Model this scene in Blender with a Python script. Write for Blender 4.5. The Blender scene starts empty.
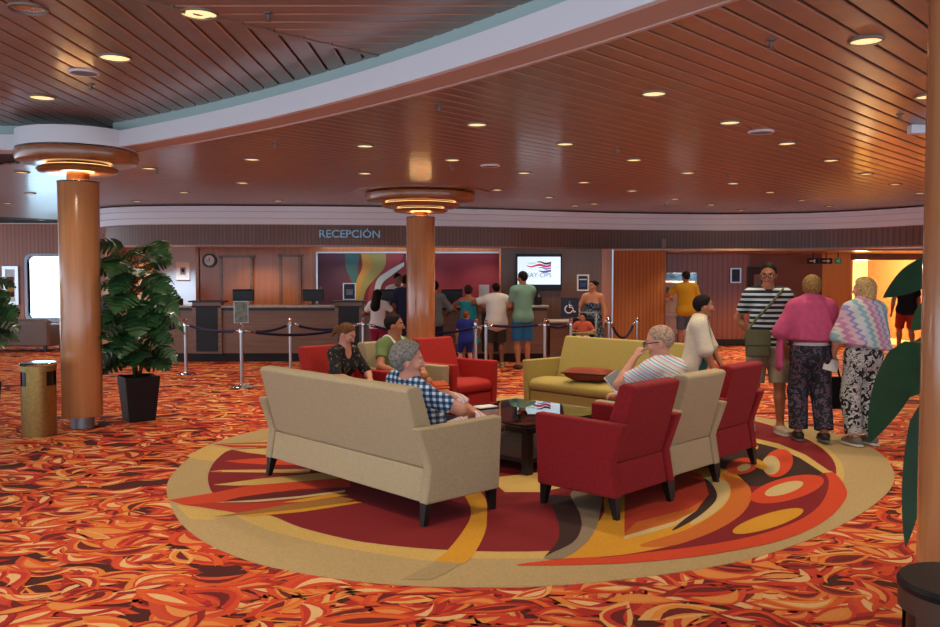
import bpy, math, random
import numpy as np
from mathutils import Vector, Matrix
random.seed(7); rng = np.random.default_rng(11)
SC = bpy.context.scene
COL = SC.collection

# ------------------------------------------------------------------ camera, sky, exposure
F_PX = 860.0; CAM_H = 1.63; TILT = math.atan((313.5-277)/F_PX)
cam_d = bpy.data.cameras.new('camera'); cam = bpy.data.objects.new('camera', cam_d); COL.objects.link(cam)
cam_d.sensor_width = 36.0; cam_d.lens = F_PX/940*36.0; cam_d.clip_start = 0.05; cam_d.clip_end = 200
cam.location = (0, 0, CAM_H); cam.rotation_euler = (math.pi/2-TILT, 0, 0)
SC.camera = cam
world = bpy.data.worlds.new('daylight'); SC.world = world; world.use_nodes = True
bgn = world.node_tree.nodes['Background']; bgn.inputs[0].default_value = (0.72, 0.84, 1.0, 1); bgn.inputs[1].default_value = 1.6
SC.view_settings.view_transform = 'Standard'; SC.view_settings.look = 'None'
SC.view_settings.gamma = 1.0; SC.view_settings.use_curve_mapping = False
SC.view_settings.exposure = 0.84
SC.cycles.use_denoising = True
SC.cycles.max_bounces = 8; SC.cycles.diffuse_bounces = 4; SC.cycles.glossy_bounces = 4; SC.cycles.transmission_bounces = 8
SC.cycles.sample_clamp_indirect = 6.0
SC.cycles.caustics_reflective = False; SC.cycles.caustics_refractive = False
DOWN_W = 42.0       # watts of one ceiling downlight
WARM = (1.0, 0.80, 0.58)

def ray(px, py):
    x = (px-470)/F_PX; y = -(py-313.5)/F_PX
    return np.array([x, math.cos(TILT)+y*math.sin(TILT), -math.sin(TILT)+y*math.cos(TILT)])
def P(px, py, z=0.0):               # where a sight line meets the level z
    r = ray(px, py); t = (z-CAM_H)/r[2]; return np.array([0, 0, CAM_H])+t*r
def D(px, py, Y):                   # where a sight line meets the depth Y
    r = ray(px, py); t = Y/r[1]; return np.array([0, 0, CAM_H])+t*r

# ------------------------------------------------------------------ materials
def lin(h):
    if not isinstance(h, str): return tuple(h)
    h = h.lstrip('#'); o = []
    for i in (0, 2, 4):
        c = int(h[i:i+2], 16)/255; o.append(c/12.92 if c <= 0.04045 else ((c+0.055)/1.055)**2.4)
    return tuple(o)
def _new(name):
    m = bpy.data.materials.new(name); m.use_nodes = True
    return m, m.node_tree.nodes, m.node_tree.links, m.node_tree.nodes['Principled BSDF']
def mat(name, c, rough=0.6, metal=0.0, emit=None, estr=1.0, coat=0.0, trans=0.0, noise=0.0, nscale=40, bump=0.0, sheen=0.0, ior=1.45):
    m, n, l, b = _new(name); c = lin(c)
    b.inputs['Base Color'].default_value = (*c, 1); b.inputs['Roughness'].default_value = rough
    b.inputs['Metallic'].default_value = metal; b.inputs['Coat Weight'].default_value = coat
    b.inputs['Coat Roughness'].default_value = 0.12
    b.inputs['Transmission Weight'].default_value = trans; b.inputs['IOR'].default_value = ior
    b.inputs['Sheen Weight'].default_value = sheen
    if emit is not None:
        b.inputs['Emission Color'].default_value = (*lin(emit), 1); b.inputs['Emission Strength'].default_value = estr
    if noise or bump:
        tc = n.new('ShaderNodeTexCoord'); t = n.new('ShaderNodeTexNoise'); t.inputs['Scale'].default_value = nscale
        t.inputs['Detail'].default_value = 4; l.new(tc.outputs['Object'], t.inputs['Vector'])
        if noise:
            r = n.new('ShaderNodeValToRGB'); r.color_ramp.elements[0].position = 0.3; r.color_ramp.elements[1].position = 0.7
            r.color_ramp.elements[0].color = (*[max(0, x*(1-noise)) for x in c], 1)
            r.color_ramp.elements[1].color = (*[min(1, x*(1+noise)) for x in c], 1)
            l.new(t.outputs[0], r.inputs[0]); l.new(r.outputs[0], b.inputs['Base Color'])
        if bump:
            bm = n.new('ShaderNodeBump'); bm.inputs['Strength'].default_value = bump; bm.inputs['Distance'].default_value = 0.004
            l.new(t.outputs[0], bm.inputs['Height']); l.new(bm.outputs[0], b.inputs['Normal'])
    return m
def wood(name, c1, c2, scl=(14, 14, 0.7), rough=0.35, coat=0.25, stripes=0.0, axis=0):
    m, n, l, b = _new(name); c1 = lin(c1); c2 = lin(c2)
    tc = n.new('ShaderNodeTexCoord'); mp = n.new('ShaderNodeMapping'); mp.inputs['Scale'].default_value = scl
    t = n.new('ShaderNodeTexNoise'); t.inputs['Scale'].default_value = 1.6; t.inputs['Detail'].default_value = 6; t.inputs['Roughness'].default_value = 0.6
    r = n.new('ShaderNodeValToRGB'); r.color_ramp.elements[0].position = 0.32; r.color_ramp.elements[1].position = 0.68
    r.color_ramp.elements[0].color = (*c1, 1); r.color_ramp.elements[1].color = (*c2, 1)
    l.new(tc.outputs['Object'], mp.inputs[0]); l.new(mp.outputs[0], t.inputs['Vector']); l.new(t.outputs[0], r.inputs[0])
    out = r.outputs[0]
    if stripes:
        sx = n.new('ShaderNodeSeparateXYZ'); l.new(tc.outputs['Object'], sx.inputs[0])
        a = n.new('ShaderNodeMath'); a.operation = 'MULTIPLY'; a.inputs[1].default_value = 1/stripes; l.new(sx.outputs[axis], a.inputs[0])
        f = n.new('ShaderNodeMath'); f.operation = 'FRACT'; l.new(a.outputs[0], f.inputs[0])
        g = n.new('ShaderNodeMath'); g.operation = 'LESS_THAN'; g.inputs[1].default_value = 0.22; l.new(f.outputs[0], g.inputs[0])
        mx = n.new('ShaderNodeMix'); mx.data_type = 'RGBA'; l.new(g.outputs[0], mx.inputs[0]); l.new(out, mx.inputs[6])
        mx.inputs[7].default_value = (*[x*0.68 for x in c1], 1); out = mx.outputs[2]
    l.new(out, b.inputs['Base Color'])
    b.inputs['Roughness'].default_value = rough; b.inputs['Coat Weight'].default_value = coat; b.inputs['Coat Roughness'].default_value = 0.15
    return m
def ramp_const(n, stops):
    r = n.new('ShaderNodeValToRGB'); r.color_ramp.interpolation = 'CONSTANT'; e = r.color_ramp.elements
    while len(e) < len(stops): e.new(0.5)
    for i, (p, c) in enumerate(stops): e[i].position = p; e[i].color = (*lin(c), 1)
    return r
def stripes(name, period, stops, vec=(0, 0, 1), rough=0.85, zig=0.0, zigp=0.1, zvec=(1, 0, 0)):
    m, n, l, b = _new(name)
    tc = n.new('ShaderNodeTexCoord'); d = n.new('ShaderNodeVectorMath'); d.operation = 'DOT_PRODUCT'
    l.new(tc.outputs['Object'], d.inputs[0]); d.inputs[1].default_value = vec; o = d.outputs['Value']
    if zig:
        e = n.new('ShaderNodeVectorMath'); e.operation = 'DOT_PRODUCT'; l.new(tc.outputs['Object'], e.inputs[0]); e.inputs[1].default_value = zvec
        p = n.new('ShaderNodeMath'); p.operation = 'PINGPONG'; p.inputs[1].default_value = zigp; l.new(e.outputs['Value'], p.inputs[0])
        q = n.new('ShaderNodeMath'); q.operation = 'MULTIPLY_ADD'; q.inputs[1].default_value = zig; l.new(p.outputs[0], q.inputs[0]); l.new(o, q.inputs[2]); o = q.outputs[0]
    a = n.new('ShaderNodeMath'); a.operation = 'DIVIDE'; a.inputs[1].default_value = period; l.new(o, a.inputs[0])
    f = n.new('ShaderNodeMath'); f.operation = 'FRACT'; l.new(a.outputs[0], f.inputs[0])
    r = ramp_const(n, stops); l.new(f.outputs[0], r.inputs[0]); l.new(r.outputs[0], b.inputs['Base Color']); b.inputs['Roughness'].default_value = rough
    return m
def plaid(name, light, mid, dark, period=0.035, v1=(0.72, 0.2, -0.66), v2=(0.55, 0.45, 0.7)):
    m, n, l, b = _new(name); tc = n.new('ShaderNodeTexCoord'); s = []
    for v in (v1, v2):
        d = n.new('ShaderNodeVectorMath'); d.operation = 'DOT_PRODUCT'; l.new(tc.outputs['Object'], d.inputs[0]); d.inputs[1].default_value = v
        a = n.new('ShaderNodeMath'); a.operation = 'DIVIDE'; a.inputs[1].default_value = period; l.new(d.outputs['Value'], a.inputs[0])
        f = n.new('ShaderNodeMath'); f.operation = 'FRACT'; l.new(a.outputs[0], f.inputs[0])
        g = n.new('ShaderNodeMath'); g.operation = 'GREATER_THAN'; g.inputs[1].default_value = 0.48; l.new(f.outputs[0], g.inputs[0]); s.append(g)
    ad = n.new('ShaderNodeMath'); ad.operation = 'ADD'; l.new(s[0].outputs[0], ad.inputs[0]); l.new(s[1].outputs[0], ad.inputs[1])
    h = n.new('ShaderNodeMath'); h.operation = 'MULTIPLY'; h.inputs[1].default_value = 0.45; l.new(ad.outputs[0], h.inputs[0])
    r = ramp_const(n, [(0, light), (0.3, mid), (0.7, dark)]); l.new(h.outputs[0], r.inputs[0]); l.new(r.outputs[0], b.inputs['Base Color'])
    b.inputs['Roughness'].default_value = 0.9
    return m
def printed(name, stops, scale=22, rough=0.85, distort=1.5):
    m, n, l, b = _new(name); tc = n.new('ShaderNodeTexCoord'); t = n.new('ShaderNodeTexNoise')
    t.inputs['Scale'].default_value = scale; t.inputs['Detail'].default_value = 1.0; t.inputs['Distortion'].default_value = distort
    l.new(tc.outputs['Object'], t.inputs['Vector']); r = ramp_const(n, stops); l.new(t.outputs[0], r.inputs[0]); l.new(r.outputs[0], b.inputs['Base Color'])
    b.inputs['Roughness'].default_value = rough
    return m
def vcol(name, rough=0.8, noise=0.0, nscale=300, spec=0.5):
    m, n, l, b = _new(name); a = n.new('ShaderNodeVertexColor'); a.layer_name = 'Col'; o = a.outputs[0]
    if noise:
        tc = n.new('ShaderNodeTexCoord'); t = n.new('ShaderNodeTexNoise'); t.inputs['Scale'].default_value = nscale; t.inputs['Detail'].default_value = 2
        l.new(tc.outputs['Object'], t.inputs['Vector'])
        h = n.new('ShaderNodeMapRange'); h.inputs[3].default_value = 1-noise; h.inputs[4].default_value = 1+noise; l.new(t.outputs[0], h.inputs[0])
        v = n.new('ShaderNodeVectorMath'); v.operation = 'SCALE'; l.new(o, v.inputs[0]); l.new(h.outputs[0], v.inputs['Scale']); o = v.outputs[0]
    l.new(o, b.inputs['Base Color']); b.inputs['Roughness'].default_value = rough; b.inputs['Specular IOR Level'].default_value = spec
    return m

M = {}
M['plank'] = wood('ceiling_plank_veneer', '#7a6158', '#8b7267', scl=(3, 3, 3), rough=0.36, coat=0.4)
M['lip_highlight'] = mat('plank_lip_highlight', '#b58a76', 0.35, coat=0.3)  # highlight along one plank edge, painted in as a lighter colour
M['groove'] = mat('ceiling_groove', '#2b1712', 0.7)
M['soffit'] = mat('soffit_margin_paint', '#c2a399', 0.5)
M['white'] = mat('white_lacquer', '#e6e7ec', 0.45)
M['teal'] = mat('cove_teal_paint', '#b2c8c4', 0.6)
M['colwood'] = wood('column_cherry_veneer', '#b4774a', '#c98b57', scl=(9, 9, 0.5), rough=0.22, coat=0.6)
M['ringwood'] = wood('turned_mahogany', '#8a522c', '#a3673c', scl=(4, 4, 9), rough=0.28, coat=0.5)
M['copper'] = mat('copper', '#b5642f', 0.25, 1.0)
M['steel'] = mat('brushed_steel', '#b9bbbd', 0.28, 1.0)
M['sprink'] = mat('dull_chrome', '#77706c', 0.4, 0.9)
M['footsteel'] = mat('satin_steel', '#8f9298', 0.45, 0.7)
M['chrome'] = mat('chrome', '#cfcfcf', 0.12, 1.0)
M['brass'] = mat('hammered_bronze', '#9a7f4a', 0.38, 0.85, noise=0.15, nscale=30, bump=0.35)
M['bronze'] = mat('dark_bronze', '#54382a', 0.5, 0.3)
M['black'] = mat('black_plastic', '#0d0d10', 0.4)
M['blackgloss'] = mat('black_lacquer', '#0b0a0d', 0.45)
M['darkwood'] = wood('dark_stained_wood', '#0e0807', '#150c0a', rough=0.4, coat=0.05)
M['legwood'] = mat('black_stained_leg', '#140f0f', 0.35)
M['header'] = wood('header_mahogany_slats', '#6d4535', '#7d5342', scl=(10, 10, 0.6), rough=0.45, coat=0.1, stripes=0.07)
M['counter'] = wood('counter_walnut', '#6c4b38', '#816048', scl=(0.7, 8, 12), rough=0.4, coat=0.2)
M['panelwood'] = wood('wall_cherry_veneer', '#a05c30', '#b56f3c', scl=(12, 12, 0.5), rough=0.35, coat=0.3)
M['slatwood'] = wood('slatted_cherry_wall', '#ab6c3e', '#bd7e4a', scl=(12, 12, 0.5), rough=0.4, coat=0.2, stripes=0.09)
M['tvwood'] = wood('dark_cherry_veneer', '#5c3a26', '#6d472f', scl=(12, 12, 0.5), rough=0.4, coat=0.2)
M['lobbywood'] = wood('lobby_red_mahogany', '#86452a', '#975132', scl=(12, 12, 0.5), rough=0.4, coat=0.2, stripes=0.12)
M['leftwall'] = wood('lounge_mahogany_slats', '#a8634a', '#b57058', scl=(12, 12, 0.5), rough=0.45, coat=0.1, stripes=0.1)
M['plum'] = mat('plum_wall_paint', '#7a5a4e', 0.7)
M['gold'] = wood('golden_maple_panel', '#cf9a4a', '#dba855', rough=0.4)
M['cream'] = mat('cream_wall_paint', '#f0d79a', 0.8)
M['palewall'] = mat('pale_blue_wall_paint', '#c3d3e2', 0.8)
M['marble'] = mat('grey_marble', '#9b9087', 0.2, noise=0.25, nscale=14, coat=0.3)
M['plinth'] = mat('dark_plinth', '#1a1010', 0.6)
M['beige'] = mat('beige_chenille', '#aa9b7a', 0.9, noise=0.14, nscale=120, bump=0.3, sheen=0.05)
M['gold_fab'] = mat('mustard_chenille', '#a8964f', 0.9, noise=0.12, nscale=120, bump=0.3, sheen=0.05)
M['red'] = mat('crimson_chenille', '#860c16', 0.85, noise=0.18, nscale=50, bump=0.25, sheen=0.03)
M['redor'] = mat('scarlet_chenille', '#a51d17', 0.85, noise=0.12, nscale=60, bump=0.25, sheen=0.03)
M['terracotta'] = mat('terracotta_linen', '#8a4029', 0.9, noise=0.1, nscale=80)
M['piping'] = mat('dark_piping', '#2c1914', 0.8)
M['glass'] = mat('clear_glass', '#eef4f2', 0.0, trans=1.0, ior=1.5)
M['lampdisc'] = mat('lit_lamp_glass', '#fff1d0', 0.5, emit=(1.0, 0.74, 0.34), estr=0.62)
M['lampdisc_cool'] = mat('lit_lamp_glass_pale', '#fff1d0', 0.5, emit=(1.0, 0.86, 0.66), estr=1.0)
M['deadlamp'] = mat('unlit_reflector', '#c9c4c4', 0.2, 0.9)
M['trimring'] = mat('downlight_trim', '#7a685c', 0.4, 0.3)
M['coveglow'] = mat('lit_cove_tube', '#ffd9a0', 0.5, emit=(1.0, 0.62, 0.25), estr=30)
M['coveglow2'] = mat('lit_cove_tube_upper', '#ffd9a0', 0.5, emit=(1.0, 0.58, 0.2), estr=1.6)
M['rope'] = mat('navy_velvet_rope', '#12123a', 0.8)
M['leaf'] = mat('monstera_leaf', '#2a532d', 0.4, noise=0.4, nscale=7, coat=0.2)
M['leaf2'] = mat('broad_leaf', '#1b4022', 0.6, noise=0.25, nscale=9)
M['stem'] = mat('plant_stem', '#4c5a2c', 0.6)
M['soil'] = mat('potting_soil', '#241710', 0.95, noise=0.3, nscale=60)
M['planter'] = mat('black_planter', '#09080b', 0.55)
M['paper'] = mat('white_paper', '#e6e4de', 0.8)
M['greyprint'] = mat('grey_print', '#7c7f84', 0.7)
M['orange'] = mat('orange_print', '#c8501c', 0.7)
M['navy'] = mat('navy_sign', '#141a33', 0.4)
M['windowglow'] = mat('sheer_curtain_daylight', '#dfeaff', 0.8, emit=(0.5, 0.78, 1.0), estr=5.0)
M['leather'] = mat('brown_grey_leather', '#75635b', 0.35, noise=0.12, nscale=20)
M['silver'] = mat('silver_frame', '#c9ccd2', 0.3, 0.8)
M['screen'] = mat('lit_screen_white', '#cfe6ff', 0.3, emit=(0.78, 0.92, 1.0), estr=0.43)

# ------------------------------------------------------------------ mesh helpers
class MB:
    def __init__(s): s.v = []; s.f = []; s.m = []; s.c = None
    def add(s, vs, fs, mi=0):
        o = len(s.v); s.v += [tuple(map(float, v)) for v in vs]; s.f += [tuple(i+o for i in f) for f in fs]; s.m += [mi]*len(fs); return s
    def box(s, c, d, mi=0, rz=0.0, R=None):
        vs = []
        for z in (-.5, .5):
            for x, y in ((-.5, -.5), (.5, -.5), (.5, .5), (-.5, .5)):
                p = Vector((x*d[0], y*d[1], z*d[2]))
                if R is not None: p = R @ p
                elif rz: p = Matrix.Rotation(rz, 3, 'Z') @ p
                vs.append((p[0]+c[0], p[1]+c[1], p[2]+c[2]))
        return s.add(vs, [(3, 2, 1, 0), (4, 5, 6, 7), (0, 1, 5, 4), (1, 2, 6, 5), (2, 3, 7, 6), (3, 0, 4, 7)], mi)
    def lathe(s, prof, n=40, c=(0, 0), mi=0, cap=True):
        vs = []; fs = []
        for r, z in prof:
            for i in range(n):
                a = 2*math.pi*i/n; vs.append((c[0]+r*math.cos(a), c[1]+r*math.sin(a), z))
        for j in range(len(prof)-1):
            for i in range(n):
                k = (i+1) % n; fs.append((j*n+i, j*n+k, (j+1)*n+k, (j+1)*n+i))
        if cap:
            fs.append(tuple(reversed(range(n)))); fs.append(tuple((len(prof)-1)*n+i for i in range(n)))
        return s.add(vs, fs, mi)
    def tube(s, path, r, n=10, mi=0):
        path = [Vector(p) for p in path]; vs = []; fs = []
        rr = r if isinstance(r, (list, tuple)) else [r]*len(path)
        up = Vector((0, 0, 1)); prev = None
        for i, p in enumerate(path):
            t = (path[min(i+1, len(path)-1)]-path[max(i-1, 0)]).normalized()
            a = prev if prev is not None else (up if abs(t.z) < .9 else Vector((1, 0, 0)))
            b = t.cross(a).normalized(); a = b.cross(t).normalized(); prev = a
            for k in range(n):
                g = 2*math.pi*k/n; vs.append(p+rr[i]*(math.cos(g)*a+math.sin(g)*b))
        for i in range(len(path)-1):
            for k in range(n):
                q = (k+1) % n; fs.append((i*n+k, i*n+q, (i+1)*n+q, (i+1)*n+k))
        fs.append(tuple(reversed(range(n)))); fs.append(tuple((len(path)-1)*n+k for k in range(n)))
        return s.add(vs, fs, mi)
    def prism(s, poly, lo, hi, axis='z', mi=0):      # poly extruded along an axis
        n = len(poly)
        def mk(p, h):
            return {'z': (p[0], p[1], h), 'x': (h, p[0], p[1]), 'y': (p[0], h, p[1])}[axis]
        vs = [mk(p, lo) for p in poly]+[mk(p, hi) for p in poly]
        fs = [tuple(reversed(range(n))), tuple(range(n, 2*n))]+[(i, (i+1) % n, n+(i+1) % n, n+i) for i in range(n)]
        return s.add(vs, fs, mi)
    def flat(s, poly, z, mi=0): return s.add([(p[0], p[1], z) for p in poly], [tuple(range(len(poly)))], mi)
    def build(s, name, mats, parent=None, smooth=False, bevel=0.0, seg=2, loc=None, rz=None, sub=0, fix=True):
        me = bpy.data.meshes.new(name); me.from_pydata(s.v, [], s.f)
        for m in (mats if isinstance(mats, (list, tuple)) else [mats]): me.materials.append(m)
        if len(me.polygons): me.polygons.foreach_set('material_index', s.m)
        if fix:
            import bmesh
            b = bmesh.new(); b.from_mesh(me); bmesh.ops.recalc_face_normals(b, faces=b.faces); b.to_mesh(me); b.free()
        if smooth: me.polygons.foreach_set('use_smooth', [True]*len(me.polygons))
        me.update(); o = bpy.data.objects.new(name, me); COL.objects.link(o)
        if parent is not None: o.parent = parent
        if loc is not None: o.location = loc
        if rz is not None: o.rotation_euler.z = rz
        if bevel:
            d = o.modifiers.new('bevel', 'BEVEL'); d.width = bevel; d.segments = seg; d.limit_method = 'ANGLE'; d.angle_limit = math.radians(35)
            d.harden_normals = False
            me.polygons.foreach_set('use_smooth', [True]*len(me.polygons))
            w = o.modifiers.new('wn', 'WEIGHTED_NORMAL'); w.keep_sharp = True
        if sub:
            d = o.modifiers.new('sub', 'SUBSURF'); d.levels = sub; d.render_levels = sub
        if smooth == 'auto':
            me.set_sharp_from_angle(angle=math.radians(35))
        return o
def tag(o, label=None, cat=None, group=None, kind=None):
    if label: o['label'] = label
    if cat: o['category'] = cat
    if group: o['group'] = group
    if kind: o['kind'] = kind
    return o
def empty(name, loc=(0, 0, 0), rz=0.0, label=None, cat=None, group=None):
    o = bpy.data.objects.new(name, None); COL.objects.link(o); o.location = loc; o.rotation_euler.z = rz; o.empty_display_size = 0.1
    return tag(o, label, cat, group)
KIDS = {}
def copy_tree(o, parent=None):
    c = o.copy(); COL.objects.link(c)
    if parent is not None: c.parent = parent
    for ch in [x for x in bpy.data.objects if x.parent == o]: copy_tree(ch, c)
    return c
def struct(o): o['kind'] = 'structure'; return o
def text_mesh(name, body, size, depth, m, parent=None, loc=(0, 0, 0), rot=(0, 0, 0), bold=0.0):
    cu = bpy.data.curves.new(name, 'FONT'); cu.body = body; cu.size = size; cu.extrude = depth; cu.align_x = 'CENTER'; cu.offset = bold
    t = bpy.data.objects.new(name+'_c', cu); COL.objects.link(t)
    dg = bpy.context.evaluated_depsgraph_get(); me = bpy.data.meshes.new_from_object(t.evaluated_get(dg)); bpy.data.objects.remove(t)
    me.materials.clear(); me.materials.append(m)
    o = bpy.data.objects.new(name, me); COL.objects.link(o); o.location = loc; o.rotation_euler = rot
    if parent is not None: o.parent = parent
    return o
def spline(pts, n=12, closed=False):
    pts = [np.array(p, float) for p in pts]; out = []
    N = len(pts)
    for i in range(N if closed else N-1):
        g = (lambda k: pts[k % N]) if closed else (lambda k: pts[min(max(k, 0), N-1)])
        a, b, c, d = g(i-1), g(i), g(i+1), g(i+2)
        for k in range(n):
            t = k/n
            out.append(0.5*((2*b)+(-a+c)*t+(2*a-5*b+4*c-d)*t*t+(-a+3*b-3*c+d)*t**3))
    if not closed: out.append(pts[-1])
    return out

# ------------------------------------------------------------------ floor: carpet woven with overlapping leaves
def carpet():
    pal_out = [lin(c) for c in ('#e0a55f', '#dc8136', '#d14a22', '#c63a20', '#ad2419', '#d85a22', '#c8482a', '#8e1c17')]
    pal_in = [lin(c) for c in ('#d64c22', '#c0321f', '#dc6022', '#a8221b', '#851a18', '#cb3d22', '#dd8a3a')]
    X0, X1, Y0, Y1 = -13.0, 12.0, 2.6, 24.0
    n = 21500
    # keep leaves in the part the room shows, thicker near
    xs = rng.uniform(X0, X1, n*3); ys = Y0+(Y1-Y0)*rng.uniform(0, 1, n*3)**1.35
    keep = (np.abs(xs) < ys*0.62+1.7); xs = xs[keep][:n]; ys = ys[keep][:n]; n = len(xs)
    L = rng.uniform(0.28, 0.54, n); W = L*rng.uniform(0.26, 0.40, n); A = np.where(rng.random(n) < 0.62, rng.normal(0.05, 0.45, n)+np.pi*rng.integers(0, 2, n), rng.uniform(0, 2*np.pi, n)); B = rng.uniform(-0.25, 0.25, n)
    K = 7
    t = np.linspace(0, 1, K); w = np.sin(np.pi*t**0.85)*0.5; w[0] = w[-1] = 0
    def outline(sc, offs, one=None):
        up = []; lo = []
        for i in range(K):
            x = (t[i]-0.5)*L*sc; bend = B*L*(1-(2*t[i]-1)**2)
            up.append((x, bend+offs*W+w[i]*W*sc)); lo.append((x, bend+offs*W-w[i]*W*sc*(0.3 if one else 1)))
        seq = up+lo[-2:0:-1]
        px = np.stack([p[0]*np.ones(n) for p in seq], 1); py = np.stack([p[1]*np.ones(n) for p in seq], 1)
        ca = np.cos(A)[:, None]; sa = np.sin(A)[:, None]
        return xs[:, None]+px*ca-py*sa, ys[:, None]+px*sa+py*ca
    lvl = rng.integers(0, 36, n)*0.0001
    layers = []
    po = np.array(pal_out)[rng.choice(len(pal_out), n, p=[.09, .13, .18, .15, .15, .13, .1, .07])]
    pi_ = np.array(pal_in)[rng.integers(0, len(pal_in), n)]
    layers.append((outline(1.0, 0.0), lvl+0.0004, po))
    layers.append((outline(0.74, 0.03), lvl+0.00044, pi_))
    hl = np.array([lin('#e3b67c'), lin('#6c1613'), lin('#dd8c48')])[rng.integers(0, 3, n)]
    layers.append((outline(0.6, -0.12, True), lvl+0.00048, hl))
    V = []; C = []; nf = 0; m = 2*K-2
    for (x, y), z, c in layers:
        V.append(np.stack([x, y, np.repeat(z[:, None], m, 1)], 2).reshape(-1, 3)); C.append(np.repeat(c, m, 0)); nf += n
    base = np.array([[-16, -1.5, 0], [13, -1.5, 0], [13, 24, 0], [-16, 24, 0]], float)
    V.append(base); C.append(np.repeat([lin('#4a160f')], 4, 0))
    V = np.concatenate(V); C = np.concatenate(C)
    me = bpy.data.meshes.new('floor'); me.vertices.add(len(V)); me.vertices.foreach_set('co', V.ravel())
    nl = nf*m+4; me.loops.add(nl); me.loops.foreach_set('vertex_index', np.arange(nl)); me.polygons.add(nf+1)
    me.polygons.foreach_set('loop_start', np.concatenate([np.arange(nf)*m, [nf*m]])); me.polygons.foreach_set('loop_total', np.concatenate([np.full(nf, m), [4]]))
    me.update(calc_edges=True)
    ca = me.color_attributes.new('Col', 'FLOAT_COLOR', 'POINT'); ca.data.foreach_set('color', np.concatenate([C, np.ones((len(C), 1))], 1).ravel())
    me.materials.append(vcol('leaf_carpet_pile', 0.85, 0.18, 90, 0.35))
    o = bpy.data.objects.new('floor', me); COL.objects.link(o); struct(o)
carpet()

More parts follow.
